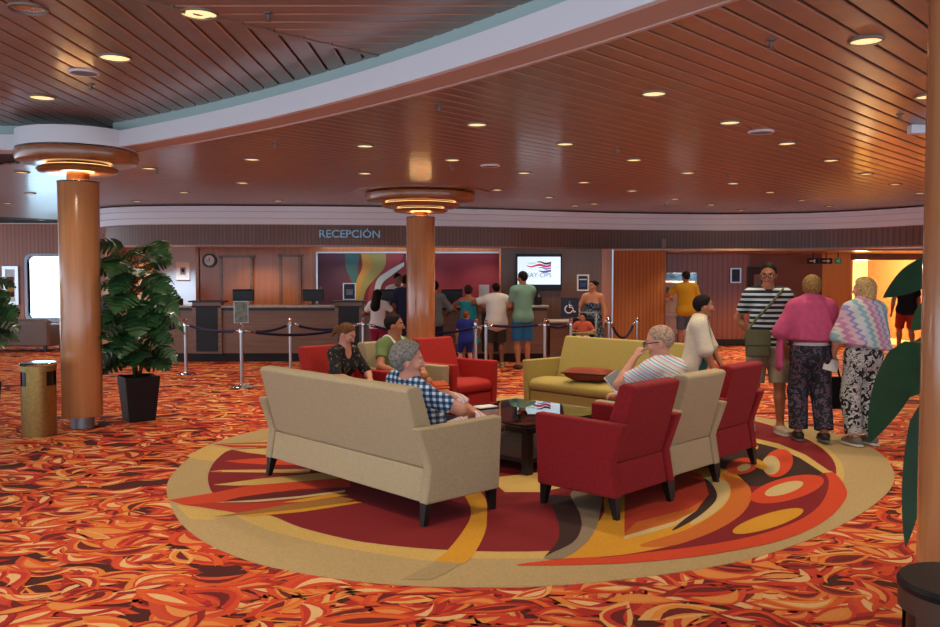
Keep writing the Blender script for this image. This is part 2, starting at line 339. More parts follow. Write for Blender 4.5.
# ------------------------------------------------------------------ the oval rug inlaid in the carpet
def ell(cx, cy, a, b, ang, n=96, t0=0, t1=2*math.pi):
    ca, sa = math.cos(ang), math.sin(ang); o = []
    for i in range(n):
        t = t0+(t1-t0)*i/(n if t1-t0 > 6.28 else n-1); x = a*math.cos(t); y = b*math.sin(t); o.append((cx+x*ca-y*sa, cy+x*sa+y*ca))
    return o
RUGC = (0.631, 8.094)
def rug():
    cols = ['#b39b6c', '#7c0f17', '#c9421c', '#c9a95f', '#cf9420', '#331b16', '#a58f66', '#8e2417', '#c2661f', '#9a6b2c', '#c7b27c', '#8a7a62', '#b0341d', '#5c0e14']
    ms = [mat('rug_pile_%s' % c[1:], c, 0.95, noise=0.12, nscale=90) for c in cols]
    TAN, RED, ORA, LTAN, YEL, DKB, GTAN, BRED, YOR, OCH, PALE, GREY, RORA, MAR = range(14)
    b = MB(); z = [0.0062]
    a45 = math.radians(65.56)
    front = [P(*q)[:2] for q in ((800, 425), (840, 436), (875, 450), (893, 470), (890, 490), (860, 515), (810, 540), (740, 562), (650, 577), (560, 586), (480, 588), (400, 586), (320, 577), (250, 562), (200, 540), (175, 515), (167, 485), (185, 462), (210, 445), (262, 430))]
    far = ell(*RUGC, 3.66, 2.97, a45, 12, math.radians(-10), math.radians(68))[::-1]
    b.prism([tuple(q) for q in spline(front+far, 5, True)], 0.0, 0.0060, mi=TAN)
    def W(poly, mi):
        z[0] += 0.00008; b.flat([P(x, y, z[0])[:2] for x, y in poly], z[0], mi)
    def S(poly, mi, n=6): W([tuple(q) for q in spline(poly, n, True)], mi)
    def E(cx, cy, rx, ry, ang, mi): W(ell(cx, cy, rx, ry, math.radians(ang), 32), mi)
    def ring(e0, e1, mi):
        z[0] += 0.00008; b.flat(e0+e1[::-1], z[0], mi)
    # inner field
    z[0] += 0.00008; b.flat(ell(0.631, 8.094, 3.726*.885, 3.025*.885, a45), z[0], LTAN)
    z[0] += 0.00008; b.flat(ell(0.66, 8.14, 3.726*.862, 3.025*.862, a45), z[0], RED)
    # pale crescent on the lower left border
    S([(244, 518), (278, 531), (320, 543), (374, 553), (436, 561), (446, 552), (391, 546.6), (347, 539), (301, 527.5), (268, 515)], LTAN)
    W([(186, 456), (208, 445), (232, 449), (216, 461), (200, 460)], LTAN)
    W([(176, 505), (228, 506), (237, 513), (213, 520), (190, 519)], LTAN)
    W([tuple(q) for q in spline([(262, 448), (232, 449.5), (218, 458), (210, 469), (208, 480), (212, 492), (222, 501), (245, 512), (268, 515.5)], 5)]+[(300, 500), (300, 455)], RED)
    # long spears on the left
    W([(213, 444), (267, 442), (330, 440), (330, 448), (267, 447.6), (232, 447.5)], RORA); W([(216, 444.6), (267, 443.6), (300, 444), (267, 445.6)], LTAN)
    W([(232, 449.5), (300, 447), (300, 456), (267, 455), (248, 452.7)], LTAN)
    W([(224, 461), (248, 458.8), (310, 455), (310, 465), (267, 464.5), (240, 463)], ORA)
    W([(209, 471.4), (222, 470), (310, 469), (310, 473), (222, 472)], LTAN); W([(205, 471.5), (222, 471), (222, 472.4)], ORA)
    W([(245, 477), (310, 472), (310, 477), (260, 478.5)], BRED)
    W([(168, 500), (214, 492.6), (256, 484), (300, 480), (350, 478), (350, 487), (300, 489), (256, 495), (219, 502.5), (184, 505)], ORA)
    W([(213, 484.8), (256, 479), (340, 471), (340, 478), (256, 485), (236, 485.6)], LTAN)
    W([(219, 502.5), (240, 497), (275, 492), (340, 488), (340, 493), (300, 496), (256, 500)], MAR)
    W([(184, 505), (214, 502.4), (256, 503), (300, 499), (340, 496), (330, 500), (290, 506), (237, 513), (200, 507)], RORA)
    W([(214, 502.4), (256, 499.8), (300, 496), (345, 490), (345, 492), (300, 498), (256, 502)], PALE)
    W([(213, 517), (240, 512.5), (290, 504), (340, 497), (355, 499), (330, 508), (280, 513), (237, 515)], OCH)
    W([(282, 502.5), (334, 493), (349, 495), (303, 501.8)], YEL)
    W([(240, 515.4), (300, 509), (355, 501.5), (362, 502.5), (303, 511.8), (252, 516.4)], YEL)
    # gold band under the near sofa
    S([(462, 480), (484, 496), (487, 518), (484, 535), (473, 555), (462, 563), (436, 561), (446, 552), (463, 531), (471, 514), (466, 498), (450, 482)], YEL)
    W([(436, 561), (462, 563), (448, 572), (430, 580), (402, 579), (420, 570)], GTAN)
    W([(488, 478), (560, 470), (560, 488), (541, 492), (505, 492)], LTAN)
    # right hand swirl, outside in
    S([(517, 565), (570, 558), (640, 552), (700, 540), (756, 526), (800, 510), (826, 490), (824, 476), (833, 472), (845, 486), (845, 500), (823, 522), (782, 540), (731, 551), (680, 558.5), (607, 564)], ORA)
    S([(600, 557), (680, 540), (735, 510), (752, 470), (800, 468), (825, 474), (828, 489), (818, 507), (795, 522), (757, 535), (706, 545), (650, 552)], RED)
    S([(690, 480), (700, 455), (735, 437), (750, 440), (777, 447), (800, 457), (822, 472), (800, 480), (760, 486), (740, 484), (715, 470)], DKB)
    W([(750, 437), (780, 444), (806, 455), (828, 470), (833, 472), (823, 473), (800, 458), (777, 448), (750, 441)], LTAN)
    # gold sweep
    S([(545, 557.5), (580, 540), (603, 515), (606, 495), (640, 480), (700, 468), (728, 470), (744, 481), (751.5, 494), (746, 509), (731, 522), (705, 535), (670, 546), (620, 555), (570, 558)], YEL)
    S([(640, 545), (690, 528), (722, 508), (731, 490), (722, 474), (744, 481), (751.5, 494), (746, 509), (731, 522), (705, 535), (670, 546)], YOR)
    S([(690, 525), (708, 517), (721, 507), (729, 496), (727, 482), (700, 476), (708, 496), (700, 510)], PALE)
    S([(672, 530), (690, 522), (708, 509), (717, 497), (712, 484), (700, 476), (706, 490), (700, 505)], DKB)
    W([(624.5, 470), (624.5, 539), (650, 533), (676, 525), (697, 510), (709, 494), (704, 478), (690, 470)], RORA)
    W([(624.5, 533), (636, 522), (660, 516), (690, 508), (703, 500), (697, 510), (676, 525), (650, 533), (624.5, 539)], '' or 8)
    W([(624.5, 536), (648, 529), (676, 521), (697, 510), (676, 525), (650, 533), (624.5, 539)], PALE)
    # dark and grey bands by the first chair
    W([tuple(q) for q in spline([(541, 494), (551, 505), (558, 522), (558, 540), (544, 557)], 6)]+[tuple(q) for q in spline([(556, 551), (572, 543), (581, 529), (580, 514), (571, 496)], 6)], DKB)
    S([(571, 492), (600, 492), (600, 512), (597, 525), (588, 541), (566, 557), (544, 557.5), (572, 543), (581, 529), (580, 514)], GREY)
    # leaf shapes
    E(742, 466, 16, 8, -10, ORA); E(744, 467.5, 7, 3.4, -15, PALE)
    E(778, 463, 16, 13, -35, ORA); E(771, 465, 9, 9.5, -10, PALE); E(759, 464, 9, 4, 28, YEL)
    E(787, 489, 38, 11.5, -14, ORA); E(784, 488.5, 20, 5.6, -16, PALE)
    E(768, 521, 37, 7.5, -17, YEL)
    E(754, 446.5, 4.5, 3, 10, YEL)
    o = b.build('rug', ms, fix=False)
    tag(o, 'large oval beige rug with red, orange and gold swirls inlaid in the leaf carpet', 'rug')
rug()

# ------------------------------------------------------------------ ceilings
ZL, ZH = 3.0, 3.27
CC = np.array([-15.367, -6.787]); CR = 19.683
PITCH = 0.165
LIP_HIGHLIGHT = 2
def planks(mb, o, ang, k0, k1, clip, z, lo=-16, hi=26):
    d = np.array([math.sin(ang), math.cos(ang)]); p = np.array([math.cos(ang), -math.sin(ang)])
    for k in range(k0, k1):
        c = o+p*(k*PITCH)
        for s0, s1 in clip(c, d, lo, hi):
            a = c+d*s0; b = c+d*s1; h = 0.0715; e = 0.010
            prof = [(-h, z+0.02), (-h, z+0.004), (-h+e*0.5, z), (h-e*1.1, z), (h, z+0.004), (h, z+0.02)]
            vs = []
            for q in (a, b):
                for w, zz in prof: vs.append((q[0]+p[0]*w, q[1]+p[1]*w, zz))
            m = len(prof)
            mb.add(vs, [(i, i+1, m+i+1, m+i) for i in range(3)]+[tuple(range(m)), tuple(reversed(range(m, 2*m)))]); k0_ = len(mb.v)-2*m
            mb.f += [(k0_+i, k0_+i+1, k0_+m+i+1, k0_+m+i) for i in (3, 4)]; mb.m += [LIP_HIGHLIGHT, LIP_HIGHLIGHT]
def low_clip(c, d, lo, hi):
    # outside the circle of the coffer and in front of the cornice
    q = c-CC; R = CR+0.22; bq = q@d; disc = bq*bq-(q@q-R*R); out = []
    segs = [(lo, hi)]
    if disc > 0:
        s = math.sqrt(disc); segs = [(lo, -bq-s), (-bq+s, hi)]
    for s0, s1 in segs:
        # box limits
        for ax, (mn, mx) in ((0, (-15.5, 12.5)), (1, (1.5, 24))):
            if abs(d[ax]) > 1e-6:
                t0 = (mn-c[ax])/d[ax]; t1 = (mx-c[ax])/d[ax]
                if t0 > t1: t0, t1 = t1, t0
                s0 = max(s0, t0); s1 = min(s1, t1)
        if s1-s0 > 0.05: out.append((s0, s1))
    # left of the column the low ceiling starts at the cross beam
    res = []
    for s0, s1 in out:
        a = c+d*s0
        if a[0] < -4.4 and d[1] > 1e-6:
            t = (9.35-c[1])/d[1]; s0 = max(s0, t)
        if s1-s0 > 0.05: res.append((s0, s1))
    return res
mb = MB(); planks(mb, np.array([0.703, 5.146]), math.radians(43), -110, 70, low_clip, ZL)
struct(mb.build('ceiling', [M['plank'], M['groove'], M['lip_highlight']], fix=False))
mb = MB(); mb.box((-1.5, 12.5, ZL+0.045), (28, 25, 0.03)); # dark deck above the slats, cut by the coffer below
def ring_sector(mb, r0, r1, z0, z1, a0, a1, n=64, mi=0):
    vs = []; fs = []
    for i in range(n+1):
        a = a0+(a1-a0)*i/n; c, s = math.cos(a), math.sin(a)
        vs += [(CC[0]+r0*c, CC[1]+r0*s, z0), (CC[0]+r1*c, CC[1]+r1*s, z0), (CC[0]+r1*c, CC[1]+r1*s, z1), (CC[0]+r0*c, CC[1]+r0*s, z1)]
    for i in range(n):
        k = 4*i
        for j in range(4): fs.append((k+j, k+(j+1) % 4, k+4+(j+1) % 4, k+4+j))
    fs += [(0, 1, 2, 3), tuple(4*n+j for j in (3, 2, 1, 0))]
    mb.add(vs, fs, mi)
A0 = math.atan2(1.0-CC[1], 3.3-CC[0])-0.12; A1 = math.atan2(9.2-CC[1], -3.86-CC[0])
# deck above the low slats: ring outside the coffer plus the strip on the left
mb = MB(); ring_sector(mb, CR+0.1, CR+34, ZL+0.03, ZL+0.06, A0-0.5, A1+0.01); mb.box((-9.5, 17.3, ZL+0.045), (11.4, 15.9, 0.03))
struct(mb.build('ceiling_deck', [M['groove']]))
mb = MB(); ring_sector(mb, CR+0.051, CR+0.30, ZL-0.010, ZL+0.03, A0, A1, mi=0)
ring_sector(mb, CR+0.30, CR+0.33, ZL-0.02, ZL+0.03, A0, A1, mi=0)
struct(mb.build('trim_1', [M['soffit']]))
mb = MB(); ring_sector(mb, CR, CR+0.05, ZL-0.014, 3.155, A0, A1); struct(mb.build('trim_2', [M['white']]))
mb = MB(); ring_sector(mb, CR+0.09, CR+0.14, 3.12, ZH+0.02, A0, A1); struct(mb.build('trim_3', [M['teal']]))
# cross beam to the left of the column
mb = MB(); mb.box((-9.2, 9.42, (ZL+3.155)/2-0.006), (10.0, 0.30, 3.155-ZL+0.012)); struct(mb.build('trim_4', [M['white']]))
mb = MB(); mb.box((-9.2, 9.48, 3.21), (10.0, 0.12, 0.17)); struct(mb.build('trim_5', [M['teal']]))
# high ceiling: two runs of planks mitred along a diagonal
def hi_left(c, d, lo, hi):      # planks along Y, beyond the seam X = Y-7.15
    s0 = max(lo, (c[0]+7.15)); return [(max(s0, -1), 10.2)] if s0 < 10.2 else []
def hi_right(c, d, lo, hi):     # planks along X, right of the seam
    s0 = c[1]-7.15; return [(max(s0, -9), 4.5)] if s0 < 4.5 else []
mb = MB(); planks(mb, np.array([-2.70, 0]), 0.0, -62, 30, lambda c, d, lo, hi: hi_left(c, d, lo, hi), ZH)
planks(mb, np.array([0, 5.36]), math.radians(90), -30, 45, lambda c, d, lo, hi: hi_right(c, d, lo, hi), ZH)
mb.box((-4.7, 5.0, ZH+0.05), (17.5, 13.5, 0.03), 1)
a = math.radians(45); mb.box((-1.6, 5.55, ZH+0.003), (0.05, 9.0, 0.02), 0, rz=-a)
struct(mb.build('ceiling_coffer', [M['plank'], M['groove'], M['lip_highlight']], fix=False))

# ------------------------------------------------------------------ cornice and header over reception
CORN = [(-8.6, 19.9), (-8.05, 18.2), (-7.45, 17.15), (-6.475, 16.5), (-5.07, 16.33), (-3.24, 16.42), (-1.35, 16.68), (0.60, 17.25), (1.86, 17.75), (3.16, 18.2), (4.5, 18.45), (5.78, 18.47), (6.96, 18.2), (7.92, 17.55), (8.66, 16.45), (9.3, 15.0)]
cp = np.array(spline([np.array(p) for p in CORN], 10))
tn = np.gradient(cp, axis=0); tn /= np.linalg.norm(tn, axis=1)[:, None]; nr = np.stack([-tn[:, 1], tn[:, 0]], 1)   # points away from the camera
def strip(mb, off, th, z0, z1, i0=0, i1=None, mi=0):
    q = cp[i0:i1]; m = nr[i0:i1]; a = q+m*off; b = q+m*(off+th); vs = []; fs = []
    for p0, p1 in zip(a, b): vs += [(p0[0], p0[1], z0), (p1[0], p1[1], z0), (p1[0], p1[1], z1), (p0[0], p0[1], z1)]
    n = len(q)
    for i in range(n-1):
        for j in range(4): fs.append((4*i+j, 4*i+(j+1) % 4, 4*i+4+(j+1) % 4, 4*i+4+j))
    fs += [(0, 1, 2, 3), tuple(4*(n-1)+j for j in (3, 2, 1, 0))]
    mb.add(vs, fs, mi)
mb = MB()
for off, z0, z1 in ((0.0, 2.875, 2.972), (0.07, 2.755, 2.87), (0.14, 2.64, 2.75)):
    strip(mb, off, 0.35, z0, z1); strip(mb, off+0.03, 0.3, z0-0.006, z0, mi=1)
struct(mb.build('trim_6', [M['white'], M['soffit']]))
mb = MB(); strip(mb, 0.05, 0.3, 2.968, 3.03); struct(mb.build('trim_7', [M['groove']]))
mb = MB(); strip(mb, 0.25, 0.2, 2.25, 2.64, 18); struct(mb.build('wall_header', [M['header']]))
mb = MB(); strip(mb, 0.22, 0.26, 2.215, 2.25, 18); struct(mb.build('trim_8', [M['panelwood']]))

# ------------------------------------------------------------------ walls
def wallbox(name, x0, x1, y0, y1, z0, z1, m):
    b = MB(); b.box(((x0+x1)/2, (y0+y1)/2, (z0+z1)/2), (x1-x0, y1-y0, z1-z0)); return struct(b.build(name, [m]))
YB = 19.2                                    # back wall behind reception
wallbox('wall_reception', -6.05, 3.05, YB, YB+0.1, 0, 2.62, M['panelwood'])
wallbox('wall_office', -7.4, -6.05, 20.2, 20.3, 0, 2.62, M['palewall'])
wallbox('wall_office_return', -7.45, -7.35, 17.6, 20.3, 0, 2.62, M['panelwood'])
wallbox('wall_office_side', -6.12, -6.02, 19.2, 20.25, 0, 2.62, M['panelwood'])
_q = (cp+nr*0.44)[20:110]; _q = _q[_q[:, 0] < 3.1]
b = MB(); b.prism([(p[0], p[1]) for p in _q]+[(3.1, 20.3), (_q[0][0], 20.3)], 2.40, 2.44); struct(b.build('ceiling_reception', [M['white']]))
# door leaves in the wood wall behind the desk
def slab(name, c, d, m, parent=None, bevel=0.0, rz=0.0): 
    b = MB(); b.box(c, d, rz=rz); return b.build(name, [m], parent, bevel=bevel)
def door(name, px0, px1, ytop, Y, m):
    a = D(px0, ytop, Y); b = D(px1, ytop, Y); x0, x1, z1 = a[0], b[0], a[2]
    r = slab(name, ((x0+x1)/2, Y-0.03, z1/2), (x1-x0, 0.05, z1), m); struct(r)
    mb = MB()
    for x in (x0, x1): mb.box((x, Y-0.04, z1/2), (0.06, 0.07, z1+0.06))
    mb.box(((x0+x1)/2, Y-0.04, z1+0.03), (x1-x0+0.12, 0.07, 0.06)); mb.build('door_frame', [M['counter']], r)
    mb = MB(); mb.box((x1-0.1, Y-0.075, 1.0), (0.1, 0.03, 0.02)); mb.build('door_handle', [M['steel']], r)
door('door_1', 222, 252, 258, YB-0.02, M['panelwood']); door('door_2', 281, 300, 257, YB-0.02, M['panelwood'])
YT = 17.92
xt = D(501, 270, YT)[0]
wallbox('wall_television', xt, D(604, 300, 18.35)[0]-0.12, YT, YT+0.1, 0, 2.214, M['tvwood'])
wallbox('wall_television_return', xt, xt+0.1, YT+0.1, YB, 0, 2.40, M['panelwood'])
# right end of reception: bright post, angled panel wall, lobby
pA = D(604, 300, 18.35)
wallbox('wall_reception_end', pA[0]-0.12, pA[0]+0.12, 17.9, YB, 0, 2.214, M['panelwood'])
b = MB(); b.box((pA[0]+0.10, 17.88, 1.1), (0.03, 0.03, 2.2)); struct(b.build('trim_9', [M['steel']]))
def wall_seg(name, p0, p1, z0, z1, th, m):
    p0 = np.array(p0, float); p1 = np.array(p1, float); d = p1-p0; L = np.linalg.norm(d); c = (p0+p1)/2
    b = MB(); b.box((0, 0, (z0+z1)/2), (L, th, z1-z0)); return struct(b.build(name, [m], loc=(c[0], c[1], 0), rz=math.atan2(d[1], d[0])))
wall_seg('wall_panel', (pA[0]+0.12, 18.1), (4.18, 18.62), 0, 2.214, 0.1, M['slatwood'])
wall_seg('wall_panel_return', (4.18, 18.6), (4.62, 20.4), 0, 2.45, 0.1, M['lobbywood'])
wall_seg('wall_lobby', (4.6, 20.4), (6.6, 20.4), 0, 2.45, 0.1, M['lobbywood'])
wall_seg('wall_lobby_plum', (6.6, 20.4), (8.32, 20.4), 0, 2.45, 0.1, M['plum'])
wall_seg('wall_lobby_gold', (8.32, 20.38), (8.98, 20.38), 0, 2.45, 0.12, M['gold'])
wall_seg('wall_right', (11.2, 8.0), (11.2, 26), 0, 3.0, 0.1, M['lobbywood'])
wall_seg('baseboard_lobby', (4.62, 20.31), (8.3, 20.31), 0, 0.16, 0.03, M['plinth'])
b = MB(); b.box((7.6, 19.3, 2.20), (9.4, 2.6, 0.04)); struct(b.build('ceiling_lobby', [mat('lobby_ceiling_panel', '#b08a62', 0.35, coat=0.3)]))
b = MB(); b.box((9.95, 20.4, 2.13), (2.1, 0.12, 0.20)); struct(b.build('trim_10', [M['counter']]))
# corridor seen through the opening
wall_seg('wall_corridor', (8.6, 24.2), (12.2, 24.2), 0, 2.3, 0.1, M['cream'])
wall_seg('wall_corridor_side', (9.02, 20.4), (9.32, 24.2), 0, 2.3, 0.1, M['cream'])
wall_seg('wall_corridor_side_right', (11.4, 20.4), (12.1, 24.2), 0, 2.3, 0.1, M['cream'])
b = MB(); b.box((10.5, 22.3, 2.22), (3.6, 3.8, 0.04)); struct(b.build('ceiling_corridor', [M['cream']]))
b = MB(); b.box((10.2, 22.4, 0.006), (2.4, 3.6, 0.012)); struct(b.build('floor_corridor', [mat('cream_tile_floor', '#d9c48c', 0.35)]))
b = MB(); b.box((10.2, 20.5, 0.008), (2.4, 0.35, 0.016)); struct(b.build('trim_11', [mat('grey_threshold', '#8b8577', 0.5)]))
# lounge beyond on the left: mahogany wall with windows
YW = 22.4
def wall_with_holes(name, x0, x1, Y, z1, holes, m, th=0.12):
    b = MB(); xs = sorted({x0, x1, *[h[0] for h in holes], *[h[1] for h in holes]})
    for a, c in zip(xs[:-1], xs[1:]):
        hs = [h for h in holes if h[0] <= a+1e-6 and h[1] >= c-1e-6]
        if hs:
            h = hs[0]; b.box(((a+c)/2, Y, h[2]/2), (c-a, th, h[2])); b.box(((a+c)/2, Y, (h[3]+z1)/2), (c-a, th, z1-h[3]))
        else: b.box(((a+c)/2, Y, z1/2), (c-a, th, z1))
    return struct(b.build(name, [m]))
w1 = (D(28.5, 258, YW)[0], D(78, 258, YW)[0], D(40, 319, YW)[2], D(40, 256.5, YW)[2])
w2 = (D(122, 260, YW)[0], D(146, 260, YW)[0], 0.95, 2.1)
wall_with_holes('wall_left', -16, -7.2, YW, 3.0, [w1, w2], M['leftwall'])
def window(name, w):
    r = empty(name, ((w[0]+w[1])/2, YW, 0)); struct(r); hw = (w[1]-w[0])/2; c = (w[2]+w[3])/2; hh = (w[3]-w[2])/2
    b = MB(); rr = 0.14; out = []
    def rr_rect(hw, hh, rad, n=6):
        o = []
        for sx, sz, a0 in ((1, 1, 0), (-1, 1, 90), (-1, -1, 180), (1, -1, 270)):
            for i in range(n+1):
                a = math.radians(a0+90*i/n); o.append((sx*(hw-rad)+rad*math.cos(a), c+sz*(hh-rad)+rad*math.sin(a)))
        return o
    o = rr_rect(hw+0.07, hh+0.07, 0.18); i = rr_rect(hw-0.0, hh-0.0, 0.15); n = len(o)
    vs = [(p[0], -0.09, p[1]) for p in o]+[(p[0], -0.09, p[1]) for p in i]+[(p[0], 0.06, p[1]) for p in o]+[(p[0], 0.06, p[1]) for p in i]
    fs = []
    for k in range(n):
        j = (k+1) % n; fs += [(k, j, n+j, n+k), (n+k, n+j, 3*n+j, 3*n+k), (k, 2*n+k, 2*n+j, j), (2*n+k, 3*n+k, 3*n+j, 2*n+j)]
    b.add(vs, fs); struct(b.build('window_frame', [M['palewall']], r))
    b = MB(); b.box((0, 0.03, c), (2*hw, 0.01, 2*hh)); struct(b.build('window_pane', [M['glass']], r))
    b = MB(); N = 40; vs = []
    for k in range(N+1):
        x = -hw+2*hw*k/N; y = 0.075+0.012*math.sin(k*2.1); vs += [(x, y, c-hh), (x, y, c+hh)]
    b.add(vs, [(2*k, 2*k+2, 2*k+3, 2*k+1) for k in range(N)]); struct(b.build('sheer_curtain', [M['windowglow']], r, smooth=True))
    b = MB(); b.box((0, -0.02, c-hh+0.02), (2*hw, 0.16, 0.03)); struct(b.build('window_sill', [M['palewall']], r))
window('window_1', w1); window('window_2', w2)

# ------------------------------------------------------------------ columns
def ring_prof(r, z0, z1, inner):        # rounded band
    h = z1-z0; return [(inner, z1), (r-0.05, z1), (r-0.01, z1-0.02), (r, z0+h*0.5), (r-0.02, z0+0.015), (r-0.06, z0), (inner, z0)]
def column(x, y, label, style, ztop=2.64, R_=0.232):
    r = empty('column', (x, y, 0), 0, label, 'column'); r['kind'] = 'thing'
    MB().lathe([(0.12, 0.0), (0.12, 0.14)], 32).build('foot', [M['footsteel']], r, smooth='auto')
    MB().lathe([(R_-.004, 0.13), (R_, 0.14), (R_, ztop-0.01), (R_-.007, ztop)], 64).build('shaft', [M['colwood']], r, smooth='auto')
    MB().lathe([(R_+.004, ztop-0.012), (R_+.004, ztop)], 48).build('shaft_cap', [M['darkwood']], r, smooth='auto')
    MB().lathe([(0.115, ztop), (0.115, 2.94)], 32).build('neck', [M['copper']], r, smooth='auto')
    if style == 'two':
        rings = [(0.41, ztop+0.085, ztop+0.160), (0.62, ztop+0.188, 2.980)]
        dr = MB().lathe([(0.02, 3.16), (0.60, 3.16), (0.60, 2.982), (0.02, 2.982)], 64, cap=False).build('trim_12', [M['white']], smooth='auto', loc=(x, y, 0)); struct(dr)
    else:
        rings = [(0.45, ztop+0.075, ztop+0.128), (0.64, ztop+0.15, ztop+0.215), (0.895, ztop+0.237, 2.985)]
        MB().lathe([(0.5, 2.999), (1.12, 2.999), (1.12, 2.985), (0.5, 2.985)], 64, cap=False).build('ceiling_plate', [M['ringwood']], r, smooth='auto')
    for i, (rad, z0, z1) in enumerate(rings):
        MB().lathe(ring_prof(rad, z0, z1, 0.118 if i == 0 else rings[i-1][0]-0.10), 64, cap=False).build('capital_ring', [M['ringwood']], r, smooth='auto')
        if i: rr = rings[i-1][0]-0.10; zz = rings[i-1][2]; MB().lathe([(rr, zz+.001), (rr, zz+.006), (rr+.035, zz+.006), (rr+.035, zz+.001), (rr, zz+.001)], 48, cap=False).build('cove_lamp', [M['coveglow2']], r, smooth='auto')
    MB().lathe([(0.130, ztop+0.001), (0.130, ztop+0.005), (0.165, ztop+0.005), (0.165, ztop+0.001), (0.130, ztop+0.001)], 40, cap=False).build('cove_lamp', [M['coveglow']], r, smooth='auto')
    return r
column(-4.205, 9.28, 'cherry wood column beside the hammered bronze bin, white drum above its turned rings', 'two', 2.65, .208)
column(-0.80, 14.0, 'cherry wood column in the middle by the red armchair, three turned rings on top', 'three', 2.60)
column(1.88, 3.08, 'tall cherry wood column cut off by the edge of the picture at the far side', 'two', 2.65)

# ------------------------------------------------------------------ downlights, sprinklers and other ceiling fittings
def make_down(rad, m, light=True):
    r = empty('ceiling_light')
    MB().lathe([(rad, 0.004), (rad+0.002, -0.012), (rad+0.012, -0.010), (rad+0.014, 0.004)], 32, cap=False).build('trim_ring', [M['trimring']], r, smooth='auto')
    MB().lathe([(0.001, -0.004), (rad*0.7, -0.006), (rad, -0.002), (rad, 0.006), (0.001, 0.006)], 32, cap=False).build('lamp_disc', [m], r, smooth='auto')
    if light:
        ld = bpy.data.lights.new('downlight', 'SPOT'); ld.energy = DOWN_W; ld.color = WARM; ld.spot_size = math.radians(125); ld.spot_blend = 0.7; ld.shadow_soft_size = 0.08
        lo = bpy.data.objects.new('downlight', ld); COL.objects.link(lo); lo.parent = r; lo.location = (0, 0, -0.03)
    return r
def ordinal(n): return ['first', 'second', 'third', 'fourth', 'fifth', 'sixth', 'seventh', 'eighth', 'ninth', 'tenth', 'eleventh', 'twelfth', 'thirteenth', 'fourteenth'][n]
LOW = [(149, 168), (252, 159), (242.5, 182.5), (137, 201), (278, 200.5), (184, 192), (365, 145.5), (365, 173), (452.5, 159.5), (477, 124), (654, 93), (730, 122), (565, 143.5), (787, 143), (634, 159.5), (688, 172.5), (524, 172.5), (584, 182), (632, 190.5), (497, 189.5), (549, 197), (675, 198.5), (594, 203.5), (575, 205.5), (733, 183), (711, 204.5), (770, 192), (741, 210), (802, 200), (831, 160), (866, 173.5), (895, 184), (920, 193), (829, 206), (866, 40), (928, 96), (22, 172), (8, 203), (30, 193), (41, 220), (66, 208), (88, 214)]
proto = make_down(0.085, M['lampdisc']); rows = {}
g = math.radians(43)
for q in LOW:
    p = P(*q, ZL); al = p[0]*math.sin(g)+p[1]*math.cos(g); ac = p[0]*math.cos(g)-p[1]*math.sin(g)
    rows.setdefault(min(5+6, max(0, round((-ac-1.8)/1.8))), []).append((al, p, q))
first = True; names = {0: 'by the cut off column on the far side', 1: 'running from the beam end over the armchairs'}
for k in sorted(rows):
    for j, (al, p, q) in enumerate(sorted(rows[k], key=lambda t: t[0])):
        o = proto if first else copy_tree(proto); first = False
        o.location = (p[0], p[1], ZL-0.002)
        how = '%s from the white beam' % ('nearest one' if j == 0 else ordinal(j))
        tag(o, 'low ceiling downlight, %s diagonal row from the right, %s' % (ordinal(k), how), 'ceiling light', 'downlights in the low ceiling')
first = True; protoH = make_down(0.105, M['lampdisc'])
for q, lab in (((199, 13), 'big lit downlight in the raised ceiling beside the mitred plank joint'), ((115, 57), 'lit downlight in the raised ceiling beside the round loudspeaker'), ((42, 97), 'lit downlight in the raised ceiling just above the white drum of the column')):
    o = protoH if first else copy_tree(protoH); first = False; p = P(*q, ZH); o.location = (p[0], p[1], ZH-0.002); tag(o, lab, 'ceiling light', 'downlights in the raised ceiling')
for x, y in ((-.7, 4.25), (-1.75, 3.75), (-3.9, 4.2), (-2.8, 2.4)):  # unseen lamps added to brighten the near carpet
    o = copy_tree(protoH); o.location = (x, y, ZH-0.002); tag(o, 'unseen downlight added in the raised ceiling over the viewer, beyond the picture', 'ceiling light', 'added raised ceiling downlights beyond the picture')
for x, y in ((4.9, 5.4),):  # unseen lamp added for more light on carpet and ceiling
    o = copy_tree(proto); o.location = (x, y, ZL-0.002); tag(o, 'unseen downlight added in the low ceiling behind the cut off column, beyond the picture', 'ceiling light', 'added low ceiling downlights beyond the picture')
p = P(28, 8, ZH); o = make_down(0.105, M['deadlamp'], False); o.location = (p[0], p[1], ZH-0.002); tag(o, 'unlit silver downlight in the raised ceiling by the upper corner', 'ceiling light', 'downlights in the raised ceiling')
def make_sprinkler():
    r = empty('sprinkler'); MB().lathe([(0.030, 0.0), (0.030, -0.006), (0.010, -0.010), (0.010, -0.040)], 20).build('body', [M['sprink']], r, smooth='auto')
    MB().lathe([(0.020, -0.052), (0.020, -0.049), (0.004, -0.049), (0.004, -0.04)], 20).build('deflector', [M['sprink']], r, smooth='auto')
    b = MB(); b.tube([(-0.010, 0, -0.036), (-0.015, 0, -0.044), (-0.008, 0, -0.05)], 0.003, 6); b.tube([(0.010, 0, -0.036), (0.015, 0, -0.044), (0.008, 0, -0.05)], 0.003, 6); b.build('yoke', [M['sprink']], r)
    return r
pr = None
